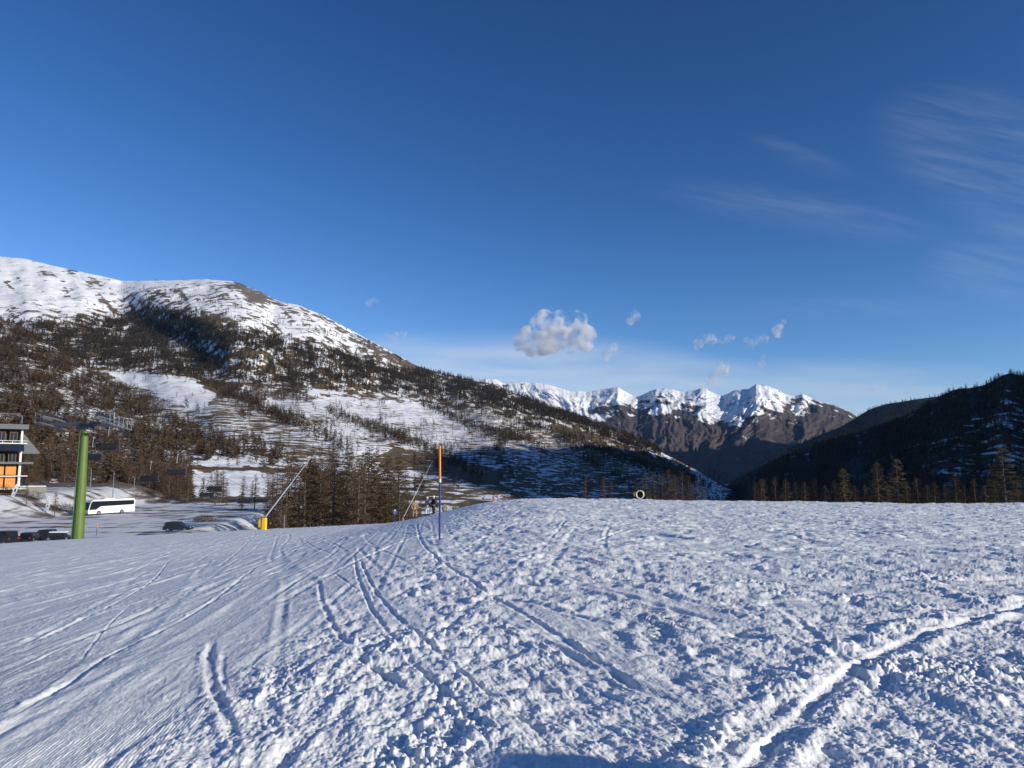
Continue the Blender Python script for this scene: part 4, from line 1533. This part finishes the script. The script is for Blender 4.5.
# --- coach
def build_coach():
    P = at(88, 513, 168)
    hd = Vector((-.43, -.90, 0)).normalized()      # heading
    rz = math.atan2(hd.y, hd.x)
    right = Vector((hd.y, -hd.x, 0))
    # origin in the middle of the coach; the near front corner of its sunny side stands at P
    sun_side = right if right.x > 0 else -right
    c = Vector((P[0], P[1], 0)) - hd * 5.9 - sun_side * 1.25
    z = lot_z(c.x, c.y)
    o = thing('coach', 'white touring coach with dark window band parked on the snowy lot', 'coach', (c.x, c.y, z), rz)
    L, Wd, H = 5.9, 1.25, 3.5
    prof = [(-L, .35), (L - .1, .35), (L, .7), (L - .05, 1.3), (L - .55, 2.9), (L - 1.0, H - .1), (L - 1.4, H), (-L + .3, H), (-L, H - .3)]
    M90 = Matrix.Identity(4)
    m = MB().prism(prof, -Wd, Wd, M90)
    m.build('body', M_WHITE, o)
    m = MB()
    for s_ in (-1, 1):
        m.prism([(-L + .3, 2.05), (L - 3.0, 1.95), (L - 1.9, 1.25), (L - .22, 1.25), (L - .66, 2.85), (L - .95, 3.15), (-L + .3, 3.05)], s_ * (Wd - .02), s_ * (Wd + .012), M90)
    sb = m.build('side_windows', M_GLASS, o)
    m = MB()
    m.box((L - .28, 0, 2.1), (.05, 2.3, 1.75), Matrix.Rotation(R(-17), 4, 'Y'))
    m.build('windscreen', M_GLASS, o)
    for x_ in (L - 2.6, -L + 3.4):
        for s_ in (-1, 1):
            w = MB().lathe([(.30, -.14), (.5, -.13), (.52, -.09), (.52, .09), (.5, .13), (.30, .14)], 20, Matrix.Translation((x_, s_ * (Wd - .10), .50)) @ Matrix.Rotation(math.pi / 2, 4, 'X'))
            wo_ = w.build('wheel', M_BLACK, o, True)
            r_ = MB().lathe([(.10, -.155), (.29, -.15), (.29, .15), (.10, .155)], 16, Matrix.Translation((x_, s_ * (Wd - .10), .50)) @ Matrix.Rotation(math.pi / 2, 4, 'X'))
            r_.build('rim', M_STEEL, wo_, True)
    for s_ in (-1, 1):
        m = MB()
        m.tube([(L - .9, s_ * 1.0, 3.3), (L - .1, s_ * 1.35, 3.2), (L + .2, s_ * 1.4, 2.9)], .03, 6)
        m.box((L + .2, s_ * 1.4, 2.6), (.12, .22, .5), bevel=.04)
        m.build('mirror', M_BLACK, o)
        h_ = MB()
        h_.box((L - .02, s_ * .95, .8), (.08, .4, .2), bevel=.03)
        h_.build('headlight', M_BIRCH, o)
    m = MB()
    m.box((0.5, 0, H + .10), (2.6, 1.7, .22), bevel=.08)
    m.build('roof_unit', M_WHITE, o)


build_coach()


# --- cars
def car(px, py, Y, rz, label, paint, tall=1.5, length=4.3, snow=False, lamps=False, estate=True):
    P = at(px, py, Y)
    o = thing('parked_car', label, 'car', (P[0], Y, lot_z(P[0], Y)), rz, None)
    L, w = length / 2, .87
    sill, waist = .28, tall * .58
    m = MB().prism([(-L, sill + .1), (-L + .1, sill), (L - .1, sill), (L, sill + .15), (L - .03, waist * .78), (L - .35, waist * .88), (L - 1.15, waist), (-L + .1, waist), (-L, waist * .8)], -w, w)
    b_ = m.build('body', paint, o)
    m = MB()
    rear = -L + (.18 if estate else .7)
    cab = [(rear, waist), (L - 1.15, waist), (L - 1.85, tall - .04), (L - 2.2, tall), (rear + .5, tall), (rear + .2, tall - .06)]
    m.prism(cab, -w + .10, w - .10)
    m.build('cabin', paint, o)
    m = MB()
    for s_ in (-1, 1):
        y0, y1 = s_ * (w - .11), s_ * (w - .085)
        m.prism([(rear + .28, waist + .05), (-.35, waist + .05), (-.35, tall - .10), (rear + .5, tall - .12)], y0, y1)
        m.prism([(-.25, waist + .05), (L - 1.35, waist + .05), (L - 1.95, tall - .12), (-.25, tall - .10)], y0, y1)
    m.build('side_windows', M_GLASS, o)
    for x_ in (L - .85, -L + .8):
        for s_ in (-1, 1):
            T_ = Matrix.Translation((x_, s_ * (w - .08), .32)) @ Matrix.Rotation(math.pi / 2, 4, 'X')
            wv = MB().lathe([(.18, -.1), (.31, -.1), (.33, -.06), (.33, .06), (.31, .1), (.18, .1)], 16, T_).build('wheel', M_BLACK, o, True)
            MB().lathe([(.05, -.115), (.18, -.11), (.18, .11), (.05, .115)], 12, T_).build('rim', M_STEEL, wv, True)
    for s_ in (-1, 1):
        MB().box((L - .02, s_ * .6, waist * .74), (.06, .34, .14), bevel=.02).build('headlight', M_BIRCH, o)
        MB().box((-L - .005, s_ * .66, waist * .8), (.05, .24, .16), bevel=.02).build('tail_light', M_REDL, o)
    if snow:
        MB().box((-.25, 0, tall + .07), (2.3, 1.45, .16), bevel=.07).build('snow_cover', M_SNOWT, o)
    return o


car(178, 534, 121, R(4), 'dark estate car parked alone at the right end of the snowy lot', M_CARD, 1.55)
car(3, 541, 109, R(158), 'black off-roader cut off by the left edge of the photo', M_CARB, 1.95, 4.5)
car(31, 541, 113, R(100), 'low black car with a red tail lamp beside the off-roader', M_CARB, 1.35, 4.2, lamps=True)
car(60, 541, 114, R(8), 'dark car with snow on its roof, left of the green tower', M_CARB, 1.2, 4.2, snow=True)
car(43, 541, 118, R(170), 'dark low car between the red lamp car and the snow roofed one', M_CARD, 1.3, 4.0)


# --- chalet
def build_chalet():
    Y = 180.0
    X1 = float(at(20, 490, Y)[0])
    z0 = lot_z(X1 - 8, Y + 4)
    o = thing('chalet', 'tall chalet with orange shutters and white pillars above the car park', 'building', (X1, Y, z0), R(36))

    def zz3(py):
        return float(at(10, py, Y)[2]) - z0
    Wd, Dp = 24.0, 13.0
    m = MB()
    m.box((-Wd / 2, Dp / 2 + 1.0, zz3(424) / 2 - 1), (Wd, Dp - 2.0, zz3(424) + 2))
    m.build('wall', M_WOOD, o)
    pz = [zz3(488), zz3(476), zz3(475), zz3(465.5)]
    m4 = 2.43
    for c in range(8):
        xa = -.9 - c * m4
        for zl, zh in ((pz[0], pz[1]), (pz[2], pz[3])):
            b_ = MB().box((xa - m4 / 2, .82, (zl + zh) / 2), (m4 - .32, .12, zh - zl - .12), bevel=.03)
            b_.build('shutter', M_ORANGE, o)
    for c in range(5):
        m = MB().box((-.45 - c * 2 * m4 if c else -.35, .55, zz3(463.5) / 2 - .3), (.50, .5, zz3(463.5) + .6), bevel=.03)
        m.build('pillar', M_WHITE, o)
    for c in range(5):
        m = MB().box((-.45 - c * 2 * m4 if c else -.35, .55, (zz3(462) + zz3(425)) / 2), (.46, .46, zz3(425) - zz3(462)), bevel=.03)
        m.build('pillar', M_WHITE, o)
    m = MB()
    m.box((-Wd / 2 + .5, -.3, zz3(476)), (Wd + 1.6, .22, .20))
    m.box((-Wd / 2 + .5, -.3, zz3(488.5)), (Wd + 1.6, 1.6, .35))
    m.build('balcony_rail', M_WHITE, o)
    m = MB()
    m.box((-Wd / 2 + 1.1, .2, zz3(463)), (Wd + 2.4, 2.6, .5))
    m.build('floor_slab', M_GREY, o)
    m = MB()
    m.box((-Wd / 2 - .1, -.6, zz3(448)), (Wd + .6, .3, zz3(444.5) - zz3(452)), Matrix.Rotation(R(-28), 4, 'X'))
    m.build('awning_roof', M_CARD, o)
    m = MB()
    m.box((-Wd / 2 + .3, -.5, zz3(443.5)), (Wd + 1.0, .16, .22))
    m.box((-Wd / 2 + .3, -.5, zz3(441)), (Wd + 1.0, .10, .10))
    for c in range(12):
        m.box((-.2 - c * 2.0, -.5, zz3(442.3)), (.10, .10, .7))
    m.build('balcony_rail', M_WHITE, o)
    for row in ((453.5, 462), (432, 440.5)):
        for c in range(8):
            xa = -1.1 - c * m4
            f = MB()
            za, zb = zz3(row[1]), zz3(row[0])
            f.box((xa - .9, .93, (za + zb) / 2), (1.6, .10, zb - za))
            fo = f.build('window', M_WOOD2, o)
            for s_ in (-.37, .37):
                MB().box((xa - .9 + s_, .87, (za + zb) / 2), (.60, .05, zb - za - .22)).build('pane', M_GLASS, fo)
    m = MB()
    m.box((-Wd / 2 + .2, Dp / 2 - .2, zz3(427)), (Wd + 1.4, Dp + 1.6, 1.2), bevel=.05)
    m.build('roof', M_GREY, o)
    m = MB()
    m.prism([(.05, zz3(433)), (3.6, zz3(452)), (3.6, zz3(453.5)), (.05, zz3(453.5))], 2.5, Dp)
    m.build('side_roof', M_GREY, o)
    m = MB()
    m.tube([(-.6, -.2, zz3(424)), (-.6, -.2, zz3(416)), (-1.2, -.2, zz3(414.5)), (-12, -.2, zz3(414.5))], .09, 6)
    m.build('roof_railing', M_STEEL, o)
    m = MB()
    m.box((2.6, 1.2, zz3(490)), (5.6, 3.0, 1.5))
    m.build('terrace_wall', M_CONC, o)
    m = MB()
    m.box((2.6, 1.2, zz3(490) + .84), (5.4, 2.8, .18), bevel=.08)
    m.build('terrace_snow', M_SNOWT, o)


build_chalet()

# --- banners, lamp posts, shrubs by the chalet bank
for px, py, h, tilt, lab in ((9, 514, 3.4, .30, 'white feather banner with a dark mark, tilted, at the left edge of the lot'), (45, 511, 3.6, .06, 'white feather banner standing upright below the chalet terrace')):
    Y = 166
    P = at(px, py, Y)
    o = thing('feather_banner', lab, 'banner', (P[0], Y, lot_z(P[0], Y)), 0, 'white feather banners')
    M_ = Matrix.Rotation(tilt, 4, 'Y')
    MB().tube([M_ @ Vector((0, 0, -.1)), M_ @ Vector((0, 0, h * .8)), M_ @ Vector((.25, 0, h)), M_ @ Vector((.6, 0, h * .98))], .03, 6).build('pole', M_STEEL, o)
    MB().prism([(.03, .5), (.75, .35), (.95, h * .45), (.85, h * .85), (.55, h * .98), (.22, h * .97), (.03, h * .8)], -.012, .012, M_).build('cloth', M_WHITE, o)
    MB().prism([(.25, h * .42), (.62, h * .46), (.66, h * .62), (.3, h * .66)] if tilt > .2 else [(.3, h * .30), (.55, h * .30), (.55, h * .40), (.3, h * .40)], -.02, .02, M_).build('emblem', M_CARD, o)

for px, top_, Y, lab in ((89.5, 468, 205, 'thin lamp post rising behind the front of the coach'), (112.5, 471, 208, 'thin lamp post rising behind the middle of the coach'), (133.5, 477, 212, 'thin lamp post just right of the coach')):
    P = at(px, 500, Y)
    z = lot_z(P[0], Y)
    h = float(at(px, top_, Y)[2]) - z
    o = thing('lamp_post', lab, 'lamp post', (P[0], Y, z), 0, 'lamp posts of the car park')
    MB().tube([(0, 0, -.1), (0, 0, h * .97)], [.13, .08], 8).build('pole', M_STEEL, o)
    MB().tube([(0, 0, h * .96), (0, -.1, h), (0, -.8, h + .05)], .04, 6).box((0, -.95, h + .03), (.28, .6, .12), bevel=.04).build('lamp_head', M_STEEL, o)


def shrub_mesh(seed, w, h):
    r_ = random.Random(seed)
    V, T = [], []
    for k in range(900):
        a, q = r_.uniform(0, 6.28), r_.random() ** .5
        p = Vector((math.cos(a) * q * w, math.sin(a) * q * w * .6, r_.uniform(0, h) * (1 - .6 * q * q)))
        d = Vector((r_.uniform(-1, 1), r_.uniform(-1, 1), r_.uniform(0, 1.6))).normalized() * r_.uniform(.25, .6)
        s = d.cross(Vector((r_.uniform(-1, 1), r_.uniform(-1, 1), r_.uniform(-1, 1)))).normalized() * .03
        i = len(V)
        V.extend((tuple(p + s), tuple(p - s), tuple(p + d)))
        T.append((i, i + 1, i + 2))
    return mesh_np('shrub', np.array(V), tris=T)


for k, (px, py, w, h, lab) in enumerate(((3, 512, 1.8, 2.4, 'dark leafy shrub at the left edge behind the tilted banner'), (17, 510, 2.4, 2.2, 'brown bare shrub between the two white banners'), (33, 508, 2.6, 2.0, 'low brown bush left of the upright banner'),
                                         (62, 510, 2.6, 2.0, 'brown bush on the snowy bank right of the upright banner'), (150, 507, 3.2, 1.6, 'brown scrub on the far kerb right of the coach'), (172, 506, 3.0, 1.4, 'low scrub on the snowy kerb at the far end of the lot'), (205, 512, 2.4, 1.6, 'dark scrub on top of the earth bank'))):
    Y = 172 if px < 100 else (232 if px < 190 else 150)
    P = at(px, py, Y)
    tag(link('shrub', shrub_mesh(700 + k, w, h), M_NEEDLE if k == 0 else M_HUSH), lab, 'shrub').location = (P[0], Y, lot_z(P[0], Y) - .1)
for px, h, lab in ((25.5, 4.6, 'thin dark young tree standing between the two banners'), (54.5, 5.4, 'thin dark young tree just right of the upright banner')):
    Y = 164
    P = at(px, 514, Y)
    larch(P[0], Y, lot_z(P[0], Y), h, lab, var=1, name='young_tree')

# --- snow lances
def lance(px, py, Y, tip, pad, label, r0):
    P = at(px, py, Y)
    z = ground(P[0], Y)
    o = thing('snow_lance', label, 'snow lance', (P[0], Y, z))
    T = at(tip[0], tip[1], Y + 1.5)
    d = Vector(T) - Vector((P[0], Y, z))
    h = 1.0 if pad else .3
    base_top = Vector((.08, 0, h + .1))
    if pad:
        MB().box((0, 0, .48), (.40, .40, 1.1), bevel=.06).build('padding', M_YELLOW, o)
        MB().box((-.36, .02, .55), (.26, .28, .70), bevel=.03).build('valve_box', M_YELLOW, o)
    else:
        MB().tube([(0, 0, -.3), (0, 0, h)], .08, 8).build('post', M_STEEL, o)
    q = base_top.lerp(d, .55)
    a = MB().tube([base_top, q], [r0, r0 * .85], 10).build('lower_tube', M_BIRCH, o, True)
    MB().tube([q, d], [r0 * .7, r0 * .55], 8).build('upper_tube', M_BIRCH, o, True)
    hd_ = (d - q).normalized()
    MB().tube([d - hd_ * .05, d + hd_ * .35], r0 * 1.25, 8).build('nozzle_head', M_DARKST, o, True)


lance(264, 531, 66, (312, 456), True, 'long pale snow lance leaning right from a bright yellow padded base', .065)
lance(403, 519, 72, (431, 464), False, 'thin snow lance leaning right beside the person in tan', .036)

# --- piste markers
h_ = hit(439.5, 541)
PY_ = float(h_[1])
zt = float(at(439, 446, PY_)[2])
zm = float(at(439, 481, PY_)[2])
o = thing('piste_pole', 'tall piste marker pole, orange above and blue below, in the snow', 'marker pole', (h_[0], PY_, ground(h_[0], PY_)))
zb = ground(h_[0], PY_)
MB().tube([(0, 0, -.3), (-.003, 0, zm - zb)], .032, 10).build('lower_pole', M_BPOLE, o, True)
MB().tube([(-.003, 0, zm - zb), (-.02, 0, zt - zb), (-.02, 0, zt - zb + .01)], [.034, .034, .015], 10).build('upper_pole', M_OPOLE, o, True)
MB().tube([(-.003, 0, zm - zb - .04), (-.003, 0, zm - zb + .06)], .037, 10).build('joint_band', M_WHITE, o, True)

P = at(96.5, 535, 122)
z = lot_z(P[0], 122)
o = thing('piste_pole', 'short piste marker pole with an orange tip beyond the green tower', 'marker pole', (P[0], 122, z))
MB().tube([(0, 0, -.1), (0, 0, 1.2)], .05, 8).build('lower_pole', M_BPOLE, o, True)
MB().tube([(0, 0, 1.2), (0, 0, 1.95)], .075, 8).build('upper_pole', M_OPOLE, o, True)

P = at(395, 513, 74)
zb = ground(P[0], 74)
zc = float(at(395, 512, 74)[2])
o = thing('round_sign', 'small white round sign at the edge of the run by the wood', 'sign', (P[0], 74, zb))
MB().tube([(0, .02, -.2), (0, .02, zc - zb)], .035, 8).build('post', M_STEEL, o, True)
MB().lathe([(.22, -.02), (.24, 0), (.22, .02)], 20, Matrix.Translation((0.02, -.03, zc - zb)) @ Matrix.Rotation(R(45), 4, 'Z') @ Matrix.Rotation(math.pi / 2, 4, 'X')).build('disc', M_WHITE, o, True)
# fence posts below the lance
for px, lab in ((284, 'thin grey stake right of the yellow lance base'),):
    P = at(px, 526, 84)
    zt_ = float(at(px, 515, 84)[2])
    zg = ground(P[0], 84)
    m = MB().tube([(0, 0, -.2), (0, 0, zt_ - zg)], .06, 8)
    tag(m.build('stake', M_STEEL), lab, 'stake').location = (P[0], 84, zg)

# --- snow gun on the brow
def snow_gun():
    Y = 63.0
    P = at(640.5, 491, Y)
    zg = ground(P[0], Y)
    o = thing('snow_gun', 'yellow fan snow gun with a white ring on the brow of the plateau', 'snow gun', (P[0], Y, zg))
    o.scale = (.78, .78, .86)
    zc = float(P[2]) - zg
    A_ = Matrix.Translation((0, 0, zc)) @ Matrix.Rotation(R(-18), 4, 'Z') @ Matrix.Rotation(math.pi / 2, 4, 'X')
    MB().lathe([(.05, -.70), (.33, -.4), (.345, .30), (.40, .40), (.36, -.45), (.28, -.78)], 28, A_).build('barrel', M_YELLOW, o, True)
    n = 28
    ring = [A_ @ Vector((.385 * math.cos(6.283 * k / n), .385 * math.sin(6.283 * k / n), .42)) for k in range(n)]
    MB().tube(ring, .055, 8, closed=True).build('nozzle_ring', M_WHITE, o, True)
    m = MB()
    m.lathe([(.02, .10), (.12, .12), (.14, .05), (.14, -.25), (.05, -.35)], 16, A_)
    for k in range(8):
        q = 6.283 * k / 8
        m.box((0, 0, 0), (.24, .12, .02), A_ @ Matrix.Rotation(q, 4, 'Z') @ Matrix.Translation((.2, 0, 0)) @ Matrix.Rotation(.6, 4, 'X'))
    m.build('fan', M_BLACK, o)
    MB().box((-.50, .35, zc + .02), (.34, .5, .42), bevel=.05).build('control_box', M_YELLOW, o)
    m = MB()
    m.tube([(0, 0, zc - .38), (0, 0, .5)], .07, 8)
    for a in (0.4, 2.5, 4.6):
        m.tube([(0, 0, .55), (.8 * math.cos(a), .8 * math.sin(a), -.15)], .045, 6)
    m.box((-.3, .12, zc - .42), (.9, .3, .08))
    m.build('stand', M_DARKST, o)


snow_gun()

# --- people
SKIN = plain('skin', (0.50, 0.32, 0.24), 0.6, 0, .05, 6)


def skinned(name, nodes, edges, mat, parent):
    """nodes: (x, y, z, radius); grows one smooth continuous surface"""
    me = bpy.data.meshes.new(name)
    me.from_pydata([n_[:3] for n_ in nodes], edges, [])
    o = link(name, me, mat, parent)
    sk = o.modifiers.new('Skin', 'SKIN')
    lay = me.skin_vertices[0].data if len(me.skin_vertices) else None
    if lay:
        for i, n_ in enumerate(nodes):
            r_ = n_[3]
            lay[i].radius = r_ if isinstance(r_, tuple) else (r_, r_)
        lay[0].use_root = True
    sub = o.modifiers.new('Subdivision', 'SUBSURF')
    sub.levels = sub.render_levels = 2
    return o


def person(px, py, Y, rz, label, jacket, trousers, helmet, stride=.12, H=1.75):
    h = hit(px, py)
    if h is not None and abs(h[1] - Y) < 6:
        P, Y = h, float(h[1])
    else:
        P = at(px, py, Y)
    zg = ground(P[0], Y)
    o = thing('person', label, 'person', (P[0], Y, zg), rz)
    k = H / 1.75
    o.scale = (k, k, k)
    s = stride
    N = [(0, 0, .95, (.15, .12)), (0, .01, 1.15, (.14, .11)), (0, .02, 1.36, (.17, .12)), (0, .02, 1.50, .065), (0, .0, 1.57, .06),
         (.20, .02, 1.40, .065), (.27, .00, 1.13, .052), (.22, -.16, .92, .042), (.20, -.24, .86, .035),
         (-.20, .02, 1.40, .065), (-.27, .02, 1.13, .052), (-.24, -.12, .90, .042), (-.23, -.20, .84, .035),
         (.10, 0, .88, .10), (.12, -s, .50, .068), (.13, -s * .2, .12, .052), (.13, -s * .2 - .14, .05, .045),
         (-.10, 0, .88, .10), (-.13, s * .2, .50, .068), (-.14, s * .8, .12, .052), (-.14, s * .8 - .14, .05, .045)]
    E = [(0, 1), (1, 2), (2, 3), (3, 4), (2, 5), (5, 6), (6, 7), (7, 8), (2, 9), (9, 10), (10, 11), (11, 12), (0, 13), (13, 14), (14, 15), (15, 16), (0, 17), (17, 18), (18, 19), (19, 20)]
    skinned('body', N, E, SKIN, o)
    J = [(0, 0, .90, (.20, .16)), (0, .01, 1.15, (.185, .15)), (0, .02, 1.38, (.205, .145)), (0, .02, 1.50, .085),
         (.21, .02, 1.41, .088), (.28, .00, 1.13, .075), (.23, -.15, .94, .062), (-.21, .02, 1.41, .088), (-.28, .02, 1.13, .075), (-.25, -.11, .92, .062)]
    skinned('jacket', J, [(0, 1), (1, 2), (2, 3), (2, 4), (4, 5), (5, 6), (2, 7), (7, 8), (8, 9)], jacket, o)
    T_ = [(0, 0, .97, (.175, .14)), (.10, 0, .86, .125), (.12, -s, .50, .095), (.13, -s * .2, .12, .085), (-.10, 0, .86, .125), (-.13, s * .2, .50, .095), (-.14, s * .8, .12, .085)]
    skinned('trousers', T_, [(0, 1), (1, 2), (2, 3), (0, 4), (4, 5), (5, 6)], trousers, o)
    hd_ = MB().lathe([(.01, -.125), (.055, -.12), (.075, -.07), (.082, .0), (.078, .06), (.05, .10), (.01, .115)], 16, Matrix.Translation((0, -.02, 1.66)) @ Matrix.Diagonal((.92, 1.1, 1, 1)))
    hd_.box((0, -.115, 1.645), (.022, .04, .05), bevel=.008)
    for s_ in (-1, 1):
        hd_.box((s_ * .078, .0, 1.65), (.018, .035, .06), bevel=.006)
    hd_.build('head', SKIN, o, True)
    MB().lathe([(.10, -.02), (.108, .02), (.10, .08), (.07, .125), (.01, .14)], 16, Matrix.Translation((0, 0, 1.665)) @ Matrix.Diagonal((.95, 1.12, 1, 1))).build('helmet', helmet, o, True)
    MB().box((0, -.09, 1.675), (.15, .05, .055), bevel=.015).build('goggles', M_BLACK, o)
    for sx, q in ((.13, -s * .2), (-.14, s * .8)):
        MB().box((sx, q - .06, .07), (.12, .30, .16), bevel=.035).build('boot', M_BLACK, o)
    for p_ in ((.20, -.25, .85), (-.23, -.21, .83)):
        g_ = MB()
        g_.box(p_, (.075, .10, .09), bevel=.025)
        for f in range(4):
            g_.tube([(p_[0] - .027 + f * .018, p_[1] - .04, p_[2] - .02), (p_[0] - .027 + f * .018, p_[1] - .09, p_[2] - .05), (p_[0] - .027 + f * .018, p_[1] - .08, p_[2] - .085)], .011, 6)
        g_.tube([(p_[0] + .03, p_[1] - .02, p_[2]), (p_[0] + .06, p_[1] - .06, p_[2] - .02)], .012, 6)
        g_.build('glove', M_BLACK, o)
    return o


TAN = plain('tan ski suit', (0.30, 0.20, 0.09), 0.8, 0, .12, 8)
NAVY = plain('navy jacket', (0.02, 0.025, 0.06), 0.7, 0, .15, 8)
DARKJ = plain('black jacket', (0.015, 0.015, 0.02), 0.7, 0, .15, 8)
PALET = plain('pale trousers', (0.62, 0.62, 0.64), 0.8, 0, .08, 8)
GREYJ = plain('grey green jacket', (0.20, 0.22, 0.14), 0.8, 0, .12, 8)
PINKJ = plain('pink red jacket', (0.55, 0.12, 0.14), 0.8, 0, .12, 8)
person(414.5, 522, 70, R(20), 'person in a tan ski suit standing by the thin lance', TAN, TAN, M_WOOD)
person(427, 519.5, 72, R(70), 'person in dark jacket and pale trousers left of the blue pole', NAVY, PALET, M_WHITE)
person(433.5, 519, 72, R(-40), 'person all in black standing left of the blue pole', DARKJ, DARKJ, M_WHITE)
person(444.5, 518.5, 73, R(190), 'person in a grey green jacket right of the blue pole', GREYJ, DARKJ, M_BLACK, H=1.45)
person(494.5, 512, 68.5, R(30), 'person in a pink red jacket half hidden by the brow', PINKJ, DARKJ, M_WHITE, H=1.5)
person(484, 513, 71, R(-60), 'dark clothed person almost hidden behind the brow', DARKJ, DARKJ, M_BLACK)


# ------------------------------------------------------------------ clouds: bodies of lit vapour beyond the mountains
def cloud_mat(name, dens, scale, cut):
    m = bpy.data.materials.new(name)
    m.use_nodes = True
    n, l = m.node_tree.nodes, m.node_tree.links
    n.clear()
    tc = nd(n, 'ShaderNodeTexCoord')
    t = nd(n, 'ShaderNodeTexNoise', i_Scale=scale, i_Detail=6.0, i_Roughness=0.62)
    l.new(tc.outputs['Object'], t.inputs['Vector'])
    mr = nd(n, 'ShaderNodeMapRange', interpolation_type='SMOOTHSTEP')
    mr.inputs[1].default_value, mr.inputs[2].default_value = cut, cut + .22
    mr.inputs[3].default_value, mr.inputs[4].default_value = 0.0, dens
    l.new(t.outputs[0], mr.inputs[0])
    v = nd(n, 'ShaderNodeVolumePrincipled')
    v.inputs['Color'].default_value = (1, 1, 1, 1)
    v.inputs['Anisotropy'].default_value = 0.0
    l.new(mr.outputs[0], v.inputs['Density'])
    out = nd(n, 'ShaderNodeOutputMaterial')
    l.new(v.outputs[0], out.inputs['Volume'])
    return m


CD = 13000.0
PXM = CD / FPX
CM_BIG = cloud_mat('cumulus vapour', 0.0095, 1 / 210, .425)
CM_WISP = cloud_mat('wisp vapour', 0.009, 1 / 110, .45)
CM_GREY = cloud_mat('thin vapour', 0.0045, 1 / 110, .445)


def cloud(px, py, blobs, mat, label):
    """blobs: (dx, dy, radius) in picture units round the middle, each a lump of the cloud"""
    P = at(px, py, CD)
    import bmesh
    bm = bmesh.new()
    r_ = random.Random(int(px * 7 + py))
    for dx, dy, rad in blobs:
        for k in range(3):
            q = rad * r_.uniform(.65, 1.25) * PXM
            c = Vector((dx * PXM + r_.uniform(-.4, .4) * q, r_.uniform(-.6, .6) * q, -dy * PXM + r_.uniform(-.35, .35) * q))
            bmesh.ops.create_icosphere(bm, subdivisions=3, radius=q, matrix=Matrix.Translation(c))
    me = bpy.data.meshes.new('cloud')
    bm.to_mesh(me)
    bm.free()
    o = link('cloud', me, mat)
    rm = o.modifiers.new('Remesh', 'REMESH')
    rm.mode = 'VOXEL'
    rm.voxel_size = PXM * 0.8
    o.location = tuple(float(c) for c in P)
    return tag(o, label, 'cloud')


cloud(551, 333, [(-29, 6, 9), (-32, 13, 7), (-20, 3, 11), (-10, -6, 13), (-2, -13, 11), (6, -12, 9), (-18, 14, 9), (-4, 8, 13), (10, 8, 12), (20, 0, 11), (29, -4, 8), (30, 10, 10), (33, -12, 6), (20, 15, 7), (4, 15, 8), (32, 2, 9), (27, -20, 4)], CM_BIG, 'large white puffy cloud above the valley head')
cloud(633, 318, [(-1, 3, 4), (1, -2, 4.5), (2, -6, 3)], CM_WISP, 'small upright white puff right of the large cloud')
cloud(610, 351, [(-5, 6, 4), (0, 0, 4.5), (4, -5, 4), (7, -8, 2.5)], CM_WISP, 'slanting wisp below the small upright puff')
cloud(707, 341, [(-7, 2, 5), (-1, -1, 6), (5, -2, 5), (-11, 3, 4)], CM_WISP, 'small flat cloud left of the slanting pair')
cloud(725, 340, [(-4, 1, 4), (3, -1, 4), (8, -3, 3)], CM_GREY, 'faint grey cloud shred between two brighter clouds')
cloud(758, 340, [(-7, 2, 4.5), (0, 0, 5.5), (7, -2, 4)], CM_GREY, 'grey shred touching the bright slanting cloud')
cloud(780, 328, [(-4, 5, 5), (0, -1, 5.5), (4, -6, 4)], CM_WISP, 'bright slanting cloud highest above the peaks')
cloud(718, 373, [(-9, 8, 5), (-3, 2, 6), (3, -3, 6), (9, -7, 4)], CM_WISP, 'wispy cloud rising just above the highest peaks')
cloud(762, 361, [(0, 2, 3.5), (2, -3, 3)], CM_GREY, 'tiny faint puff right of the wispy cloud')
cloud(876, 387, [(-8, 0, 3.5), (-2, -.5, 4), (4, 0, 4), (9, -.5, 3)], CM_GREY, 'thin flat grey cloud low over the right ridge')
cloud(371, 302, [(-2, 1, 4), (3, -1, 3.5)], CM_GREY, 'faint small puff above the left mountain shoulder')
cloud(396, 336, [(-8, 1, 4), (0, -1, 5), (8, -3, 3.5)], CM_GREY, 'faint cloud shred beside the left mountain shoulder')
